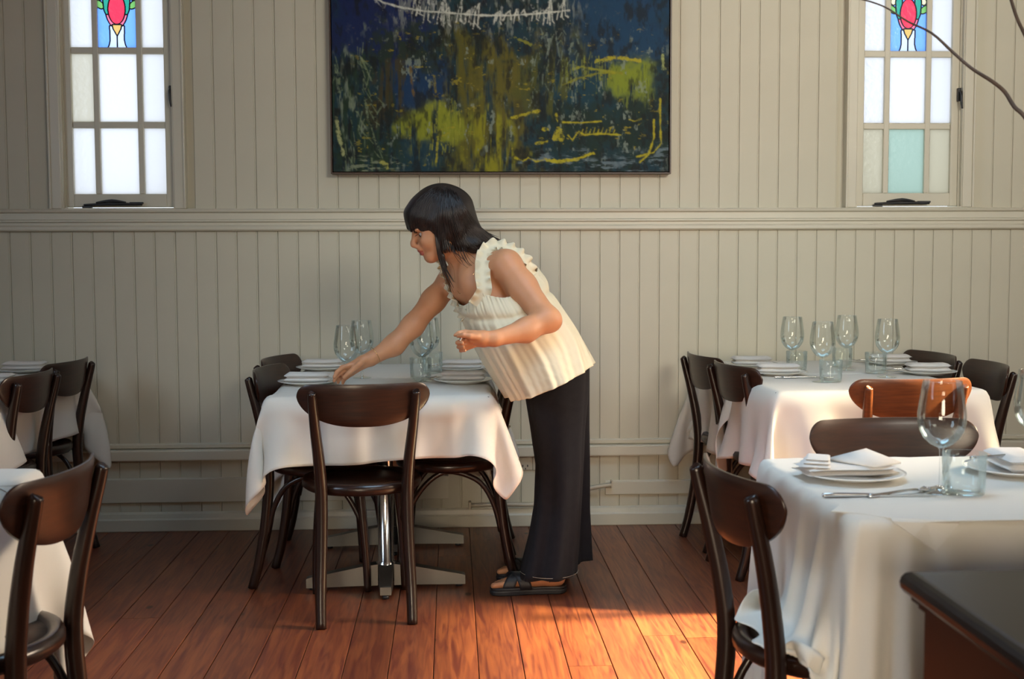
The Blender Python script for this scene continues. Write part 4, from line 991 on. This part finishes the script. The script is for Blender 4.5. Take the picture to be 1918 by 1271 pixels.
    finger([K(885, 641, 4.045), K(868, 645.5, 4.045), K(859, 649.5, 4.03), K(868, 649.5, 4.005)], [.0095, .0082, .0074, .0064])
    finger([K(887, 647, 4.045), K(873, 652.5, 4.050), K(863, 656, 4.04), K(871, 656, 4.018)], [.0088, .0074, .0066, .0058])
    def finger(pts, rs): g.chain(pts, rs, .006)
    # far hand reaching down to the napkin
    g.chain([W2_, K(680, 678, 4.455)], [.025, .023], .012)
    g.cone(K(680, 674, 4.44), K(655, 687, 4.43), .018, .0155, .012); g.cone(K(680, 682, 4.47), K(657, 697, 4.47), .017, .0145, .012); g.cone(K(676, 677, 4.46), K(658, 690, 4.45), .019, .017, .012)
    finger([K(655, 684, 4.42), K(641, 688, 4.41), K(631, 697, 4.405), K(626, 706, 4.40)], [.0100, .0088, .0080, .0068])
    finger([K(655, 689, 4.44), K(640, 695, 4.43), K(630, 704, 4.425), K(626, 713, 4.42)], [.0102, .0092, .0082, .0070])
    finger([K(657, 694, 4.46), K(643, 701, 4.45), K(635, 709, 4.44), K(633, 716, 4.44)], [.0098, .0088, .0080, .0068])
    finger([K(660, 699, 4.48), K(649, 706, 4.475), K(643, 712, 4.47), K(642, 718, 4.47)], [.0088, .0078, .0070, .0062])
    finger([K(676, 680, 4.42), K(664, 689, 4.395), K(653, 699, 4.385), K(645, 706, 4.385)], [.0120, .0105, .0090, .0074])      # thumb
    o, V, Q = g.mesh('body', M['skin'], None, 1); own(o)
    me = o.data; me.materials.append(M['lip']); cen = V[Q].mean(1); L = (cen-HC)@HA.T
    f, u, s = L[:, 0], L[:, 1], L[:, 2]
    lip = (f > .104) & (np.abs(s) < .021-np.abs(u+.0895)*.6) & (u < -.0795+.1*np.abs(s)) & (u > -.1015)
    mi = np.zeros(len(me.polygons), np.int32)
    if len(mi) == len(lip): mi[lip] = 1; me.polygons.foreach_set('material_index', mi)
    # eyes
    for sd in (-1, 1):
        c = hp(.0880, -.0325, sd*.030); b = MB()
        b.lathe([(.0118*math.sin(a), -.0118*math.cos(a)) for a in np.linspace(0.001, PI-.001, 14)], n=20)
        e = b.build('eye', M['eye']); own(e)
        axf = Vector(ff*1.0-uu*.30+ss*sd*.15).normalized(); R_ = axf.to_track_quat('Z', 'Y').to_matrix().to_4x4()
        e.matrix_local = Matrix.Translation(Vector(c)-WL) @ R_
        b = MB().lathe([(0, .0122), (.0035, .0120), (.0065, .0108), (.0065, .0100)], n=20, close=False).build('iris', M['iris'], e)
        b = MB()
        for k in range(9):
            t = -1+k*.25; p0 = hp(.1055-.004*t*t, -.0275, sd*(.031+t*.011)); p1 = hp(.1155-.004*t*t, -.0305, sd*(.031+t*.014))
            b.tube([p0, (p0+p1)/2+uu*.0005, p1], [.0007, .0005, .0002], 4, 2)
        own(b.build('eyelashes', M['hair']))
    return g
BF = woman_body()
def torus_band(name, m, c, n_, r, t, sq=1.):
    n_ = Vector(n_).normalized(); a = n_.orthogonal().normalized(); b_ = n_.cross(a)
    pts = [Vector(c)+a*(math.cos(k*PI/16)*r)+b_*(math.sin(k*PI/16)*r*sq) for k in range(33)]
    o = MB().tube(pts, t, 6, 1, cap=False).build(name, m); own(o); return o
torus_band('bracelet', M['gold'], V3(703, 664, 4.466), V3(738, 646, 4.49)-V3(694, 672, 4.46), .0305, .0010)
def necklace():
    pts = [(842, 492, 4.40), (850, 520, 4.385), (858, 545, 4.37), (862, 549, 4.36), (872, 535, 4.335), (888, 512, 4.315), (900, 495, 4.32)]
    o = MB().tube([P(*q) for q in pts], .0008, 6, 4).build('necklace', M['gold']); own(o)
    sw = mod(o, 'SHRINKWRAP', target=[c for c in WOMAN.children if c.name.startswith('body')][0], offset=.001)
necklace()
# hair: cap following the skull plus strands laid over it
def hair():
    g = Field((-.22, 4.18, 1.02), (.25, 4.62, 1.60), .0038)
    g.ell(hp(-.004, .024), (.112, .098, .088), HA, .01)
    g.ell(hp(.062, .030), (.056, .060, .068), HA, .03); g.cone(hp(.088, .045, -.02), hp(.112, .004, -.03), .026, .010, .02); g.cone(hp(.088, .045, .02), hp(.112, .004, .03), .026, .010, .02); g.cone(hp(.092, .045), hp(.117, .004), .026, .010, .02)
    for s in (-1, 1):
        g.cone(hp(.03, .0, s*.072), hp(.012, -.055, s*.070), .018, .010, .02); g.cone(hp(.0, .01, s*.074), hp(-.03, -.065, s*.066), .026, .020, .02)
        g.cone(hp(.045, .0, s*.066), hp(.030, -.075, s*.064), .020, .010, .015)
        g.cone(hp(.075, .02, s*.052), hp(.080, -.012, s*.056), .020, .006, .02)
        g.cone(hp(-.05, .0, s*.055), V3(878, 452, 4.40 if s > 0 else 4.46), .042, .030, .03)
    g.cone(hp(-.07, .01), V3(888, 448, 4.42), .050, .034, .04); g.cone(V3(876, 440, 4.42), V3(905, 450, 4.43), .040, .024, .03)
    g.cone(V3(900, 449, 4.42), V3(948, 458, 4.50), .026, .010, .02)
    g.chain([V3(842, 440, 4.36), V3(862, 458, 4.36), V3(890, 464, 4.37), V3(922, 455, 4.42)], [.026, .016, .013, .010], .03)
    g.chain([V3(818, 425, 4.335), V3(822, 456, 4.335), V3(829, 480, 4.34), V3(838, 502, 4.345)], [.014, .009, .006, .003], .012)
    # keep the face open
    g.cone(hp(.150, -.075), hp(.080, -.075), .062, .050, .006, True); g.cone(hp(.145, -.035), hp(.107, -.035), .036, .030, .006, True)
    for s in (-1, 1): g.ell(hp(.085, -.055, s*.07), (.034, .040, .03), HA, .006, True)
    o, V, Q = g.mesh('hair', M['hair'], None, 2); own(o)
    bv = BVHTree.FromPolygons([Vector(v) for v in V], [tuple(q) for q in Q.tolist()])
    keys = {0: [(815, 352), (776, 368), (761, 400), (770, 434)], .25: [(822, 352), (795, 382), (784, 408), (794, 438)], .5: [(828, 351), (812, 398), (812, 440), (820, 476)],
            .7: [(834, 352), (838, 400), (845, 440), (858, 470)], .85: [(842, 353), (862, 395), (875, 440), (905, 460)], 1: [(850, 357), (873, 388), (891, 432), (936, 447)]}
    ks = sorted(keys); r = random.Random(5); b = MB(); org = Vector((0, 0, CH))
    for i in range(520):
        t = r.random(); a = max(k for k in ks if k <= t); c = min(k for k in ks if k >= t); w = 0 if a == c else (t-a)/(c-a)
        kp = [((1-w)*p0[0]+w*p1[0]+r.gauss(0, 1.2), (1-w)*p0[1]+w*p1[1]+r.gauss(0, 1.2)) for p0, p1 in zip(keys[a], keys[c])]
        s0 = r.uniform(0, .35); pts = []
        for q in range(15):
            u = s0+(1-s0)*q/14; v = 1-u
            bx = v**3*kp[0][0]+3*v*v*u*kp[1][0]*1+3*v*u*u*kp[2][0]+u**3*kp[3][0]; by = v**3*kp[0][1]+3*v*v*u*kp[1][1]+3*v*u*u*kp[2][1]+u**3*kp[3][1]
            d_ = (P(bx, by, 4.4)-org).normalized(); hit = bv.ray_cast(org, d_)
            if hit[0] is None:
                if pts: pts.append(pts[-1]+(P(bx, by, pts[-1].y)-pts[-1])*.9)
                continue
            pts.append(hit[0]-d_*r.uniform(.0005, .003)+hit[1]*.0008)
        if len(pts) > 4: b.tube(pts, [.0016]*(len(pts)-2)+[.0010, .0004], 4, 1)
    # loose locks falling in front of the neck
    for i in range(16):
        dx = r.gauss(0, 3); e = r.uniform(-14, 16)
        pts = [P(817+dx*.4, 432, 4.325), P(820+dx*.6, 458, 4.322), P(826+dx, 484, 4.33), P(834+dx, 508+e*.5, 4.335), P(846+dx*1.5, 532+e, 4.335)]
        b.tube(pts, [.0020, .0020, .0016, .0010, .0003], 4, 3)
    for i in range(12):
        x0_ = r.uniform(838, 872); e = r.uniform(-8, 8); pts = [P(x0_, 452, 4.345), P(x0_+4, 470, 4.335), P(x0_+14, 486+e, 4.33), P(x0_+26, 496+e, 4.34)]
        b.tube(pts, [.0012, .0010, .0006, .0002], 4, 3)
    own(b.build('hair_strands', M['hair'])); 
hair()
def crom(K, m):
    K = np.array(K, float); n = len(K); out = []
    for i in range(m):
        t = i/m*n; k = int(t); f = t-k; p0, p1, p2, p3 = K[(k-1) % n], K[k % n], K[(k+1) % n], K[(k+2) % n]
        out.append(.5*((2*p1)+(p2-p0)*f+(2*p0-5*p1+4*p2-p3)*f*f+(3*p1-p0-3*p2+p3)*f**3))
    return np.array(out)
def blouse():
    top = [(868, 572, 4.345), (902, 553, 4.262), (952, 556, 4.235), (996, 522, 4.31), (1003, 498, 4.47), (958, 496, 4.66), (880, 548, 4.70), (849, 556, 4.52)]
    m1 = [(882, 612, 4.315), (925, 622, 4.20), (985, 612, 4.18), (1035, 575, 4.26), (1042, 565, 4.46), (1000, 565, 4.67), (925, 600, 4.72), (875, 606, 4.54)]
    m2 = [(915, 674, 4.30), (955, 682, 4.175), (1022, 668, 4.15), (1072, 632, 4.25), (1078, 622, 4.46), (1040, 620, 4.68), (965, 655, 4.73), (906, 662, 4.55)]
    hem = [(962, 749, 4.30), (993, 745, 4.165), (1050, 722, 4.12), (1096, 695, 4.22), (1110, 680, 4.45), (1085, 676, 4.70), (1000, 712, 4.75), (955, 736, 4.54)]
    m = 240; cs = [crom([P(*q) for q in k], m) for k in (top, m1, m2, hem)]; nv = 44; th = np.arange(m)/m*2*PI
    r = np.random.default_rng(12); V = []
    pl = sum(np.sin(th*f+p_)*a for f, p_, a in ((9, .4, .5), (14, 2., .45), (23, 1.1, .3), (37, .3, .18)))
    sm = sum(np.sin(th*f+p_)*a for f, p_, a in ((48, 0, .6), (71, 2, .5), (31, 1, .4)))
    for i in range(nv):
        t = i/(nv-1); x = t*3; k = min(int(x), 2); f = x-k
        p0 = cs[max(k-1, 0)] if k else 2*cs[0]-cs[1]; p1, p2 = cs[k], cs[k+1]; p3 = cs[k+2] if k < 2 else 2*cs[3]-cs[2]
        R_ = .5*((2*p1)+(p2-p0)*f+(2*p0-5*p1+4*p2-p3)*f*f+(3*p1-p0-3*p2+p3)*f**3)
        c = R_.mean(0); nd = R_-c; nd /= np.linalg.norm(nd, axis=1)[:, None]
        amp = .002+.013*max(0, t-.18)**.8; sa = .0035*max(0, 1-t/.22)
        band = -.010*math.exp(-((t-.22)/.03)**2)+.006*math.exp(-((t-.12)/.06)**2)
        drift = np.roll(pl, int(4*math.sin(t*3)))
        V.append(R_+nd*(drift*amp+sm*sa+band)[:, None])
    o = grid_mesh('blouse', np.concatenate(V), m, nv, M['blouse'], wrap=True); own(o)
    mod(o, 'SUBSURF', levels=1, render_levels=1); mod(o, 'SOLIDIFY', thickness=.0015)
    # ruffled straps over both shoulders
    def strap(pts, wd, seed):
        pts = [np.array(P(*q)) for q in pts]; cc = np.array([Vector(p) for p in pts]); n = 300
        K = cc; m2_ = []
        for i in range(n):
            t = i/(n-1)*(len(K)-1); k = min(int(t), len(K)-2); f = t-k; p0, p1, p2, p3 = K[max(k-1, 0)], K[k], K[k+1], K[min(k+2, len(K)-1)]
            m2_.append(.5*((2*p1)+(p2-p0)*f+(2*p0-5*p1+4*p2-p3)*f*f+(3*p1-p0-3*p2+p3)*f**3))
        m2_ = np.array(m2_); T = np.gradient(m2_, axis=0); T /= np.linalg.norm(T, axis=1)[:, None]
        cen = np.array(P(905, 540, 4.47)); out = m2_-cen; out -= (out*T).sum(1)[:, None]*T; out /= np.linalg.norm(out, axis=1)[:, None]; B_ = np.cross(T, out)
        ph = np.cumsum(np.random.default_rng(seed).uniform(.18, .48, n)); rows = []
        for j in range(13):
            v = -1+2*j/12; a = max(0, abs(v)-.25)/.75
            lift = a*.0075*np.sin(ph*1.0+(0 if v > 0 else 1.3))+a*.010
            wob = a*.003*np.cos(ph*1.0)
            rows.append(m2_+B_*(v*wd)+out*(lift+.002)[:, None]+T*wob[:, None])
        oo = grid_mesh('ruffled_strap', np.concatenate(rows), n, 13, M['blouse']); own(oo)
        mod(oo, 'SUBSURF', levels=1, render_levels=1); mod(oo, 'SOLIDIFY', thickness=.0015)
    strap([(890, 572, 4.265), (906, 545, 4.255), (904, 515, 4.285), (907, 480, 4.325), (925, 462, 4.35), (953, 468, 4.345), (981, 488, 4.335), (995, 517, 4.345), (1000, 540, 4.37)], .027, 1)
    strap([(872, 590, 4.40), (856, 566, 4.44), (842, 535, 4.51), (830, 505, 4.57), (832, 484, 4.62), (860, 474, 4.68), (905, 480, 4.72), (950, 500, 4.72)], .032, 2)
    # gathered frill along the neckline
    n = 90; K = [P(905, 548, 4.255), P(893, 565, 4.275), P(872, 578, 4.32), P(858, 574, 4.40), P(850, 560, 4.46)]
    b = []; K = [np.array(k) for k in K]
    for j in range(7):
        row = []
        for i in range(n):
            t = i/(n-1)*(len(K)-1); k = min(int(t), len(K)-2); f = t-k; p = K[k]*(1-f)+K[k+1]*f
            v = j/6; row.append(p+np.array([.012*v, -.006-.006*math.sin(i*1.1)*v, -.028*v+.004*math.sin(i*1.1)*v]))
        b.append(row)
    oo = grid_mesh('neckline_frill', np.array(b).reshape(-1, 3), n, 7, M['blouse']); own(oo); mod(oo, 'SUBSURF', levels=1, render_levels=1); mod(oo, 'SOLIDIFY', thickness=.0012)
blouse()
def trousers():
    m = 72; th = np.arange(m)/m*2*PI
    vs, fs = [], []
    def leg(rows, seed):
        nonlocal vs, fs
        n0 = len(vs); K = np.array(rows, float); nv = 40
        for i in range(nv):
            t = i/(nv-1)*(len(K)-1); k = min(int(t), len(K)-2); f = t-k; f = f*f*(3-2*f)*.5+f*.5; a = K[k]*(1-f)+K[k+1]*f
            L, R_ = np.array(P(a[0], a[2], a[3])), np.array(P(a[1], a[2], a[3])); c = (L+R_)/2; w = (R_[0]-L[0])/2
            tt = i/(nv-1); fold = .004+.016*tt**1.5
            rad = 1+(np.sin(th*5+seed+tt*.6)*.5+np.sin(th*8+seed*2-tt)*.5)*fold/ .12
            for q in range(m):
                cx, sy = math.cos(th[q]), math.sin(th[q])
                x = w*np.sign(cx)*abs(cx)**.85; y = a[4]*sy
                vs.append((c[0]+x*(1 if abs(cx) > .9 else rad[q]), c[1]+y*rad[q], c[2]+(.010*cx if i == nv-1 else 0)))
        for i in range(nv-1):
            for q in range(m): fs.append((n0+i*m+q, n0+i*m+(q+1) % m, n0+(i+1)*m+(q+1) % m, n0+(i+1)*m+q))
    leg([(985, 1103, 676, 4.47, .13), (985, 1103, 700, 4.46, .13), (984, 1101, 745, 4.45, .12), (993, 1096, 800, 4.44, .105), (1003, 1093, 870, 4.43, .10), (1000, 1089, 945, 4.43, .105), (989, 1085, 1010, 4.43, .115), (974, 1081, 1072, 4.425, .12)], 1)
    leg([(990, 1104, 676, 4.53, .12), (990, 1104, 700, 4.54, .12), (992, 1104, 745, 4.56, .11), (1000, 1104, 800, 4.60, .10), (1006, 1105, 870, 4.62, .095), (1006, 1104, 950, 4.63, .10), (1004, 1105, 990, 4.64, .11), (1002, 1107, 1046, 4.65, .115)], 3)
    b = MB().add(vs, fs, True)
    o = b.build('trousers', M['denim']); own(o); mod(o, 'SOLIDIFY', thickness=.002)
    # waistband and stitched hem line
    pts = []
    for k in range(41):
        a = PI+.1+k/40*(PI-.2); pts.append(P(1028, 1066, 4.425)+Vector((math.cos(a)*.1075, math.sin(a)*.1285, 0)))
    own(tag(MB().tube(pts, .0006, 5, 1).build('hem_stitching', M['plast']), 'pale stitched hem line'))
    b = MB(); K = [P(1060, 704, 4.345), P(1085, 698, 4.36), P(1102, 693, 4.42)]
    own(MB().tube(K, .0009, 5, 4).build('waist_stitching', M['napkin']))
trousers()
def sandals():
    for ax_, ay in ((.37, 4.44), (.40, 4.64)):
        def outline(z, gr):
            pts = []
            K = [(ax_-.236, ay-.012), (ax_-.225, ay-.046), (ax_-.17, ay-.052), (ax_-.10, ay-.040), (ax_-.02, ay-.036), (ax_+.030, ay-.034), (ax_+.047, ay), (ax_+.030, ay+.034), (ax_-.02, ay+.034), (ax_-.10, ay+.040), (ax_-.17, ay+.050), (ax_-.215, ay+.034)]
            c = np.array([ax_-.1, ay]); Q = crom([np.array([*k, 0]) for k in K], 60)[:, :2]; Q = c+(Q-c)*gr
            return [(a, b_, z) for a, b_ in Q]
        lv = [(.001, .97), (.004, 1.0), (.014, 1.01), (.018, .985), (.024, 1.0), (.028, .97)]
        vs = []; 
        for z, gr in lv: vs += outline(z, gr)
        n = 60; fs = [(i*n+j, i*n+(j+1) % n, (i+1)*n+(j+1) % n, (i+1)*n+j) for i in range(len(lv)-1) for j in range(n)]+[tuple(range(n))[::-1], tuple(range(n*(len(lv)-1), n*len(lv)))]
        so = MB().add(vs, fs).build('sandal_sole', M['leather']); own(so)
        def band(xa, xb, wd, top, nm='sandal_strap'):
            ny, nx = 18, 6; V = []
            for j in range(ny):
                t = j/(ny-1); a = PI*t; y = ay-math.cos(a)*.047
                for i in range(nx):
                    v = i/(nx-1)-.5; V.append((xa+(xb-xa)*t+v*wd, y, .022+(top-.022)*math.sin(a)**.7))
            o = grid_mesh(nm, np.array(V), nx, ny, M['leather']); own(o); mod(o, 'SOLIDIFY', thickness=.004)
        band(ax_-.170, ax_-.105, .045, .074); band(ax_-.105, ax_-.165, .045, .078)
        ny = 20; V = []
        for j in range(ny):
            a = -PI/2+PI*j/(ny-1)
            for i in range(4): V.append((ax_-.03+math.cos(a)*.066 if abs(a) < 1.3 else ax_-.02, ay+math.sin(a)*.036, .045+i*.007+.01*math.cos(a)))
        o = grid_mesh('heel_strap', np.array(V), 4, ny, M['leather']); own(o); mod(o, 'SOLIDIFY', thickness=.003)
sandals()
# cutlery held in the near hand
q = P(868, 634.5, 4.03)
e = empty('held_cutlery', q, 0, 'small bunch of steel cutlery gripped in the woman\'s near hand', 'cutlery')
b = MB()
for k in range(3): b.tube([(-.012+.002*k, -.010, -.004+.004*k), (.006, .010, .004*k-.004), (.045, .055, .004*k-.006)], [.0042, .0040, .003], 8, 4)
b.build('handles', M['steel'], e)
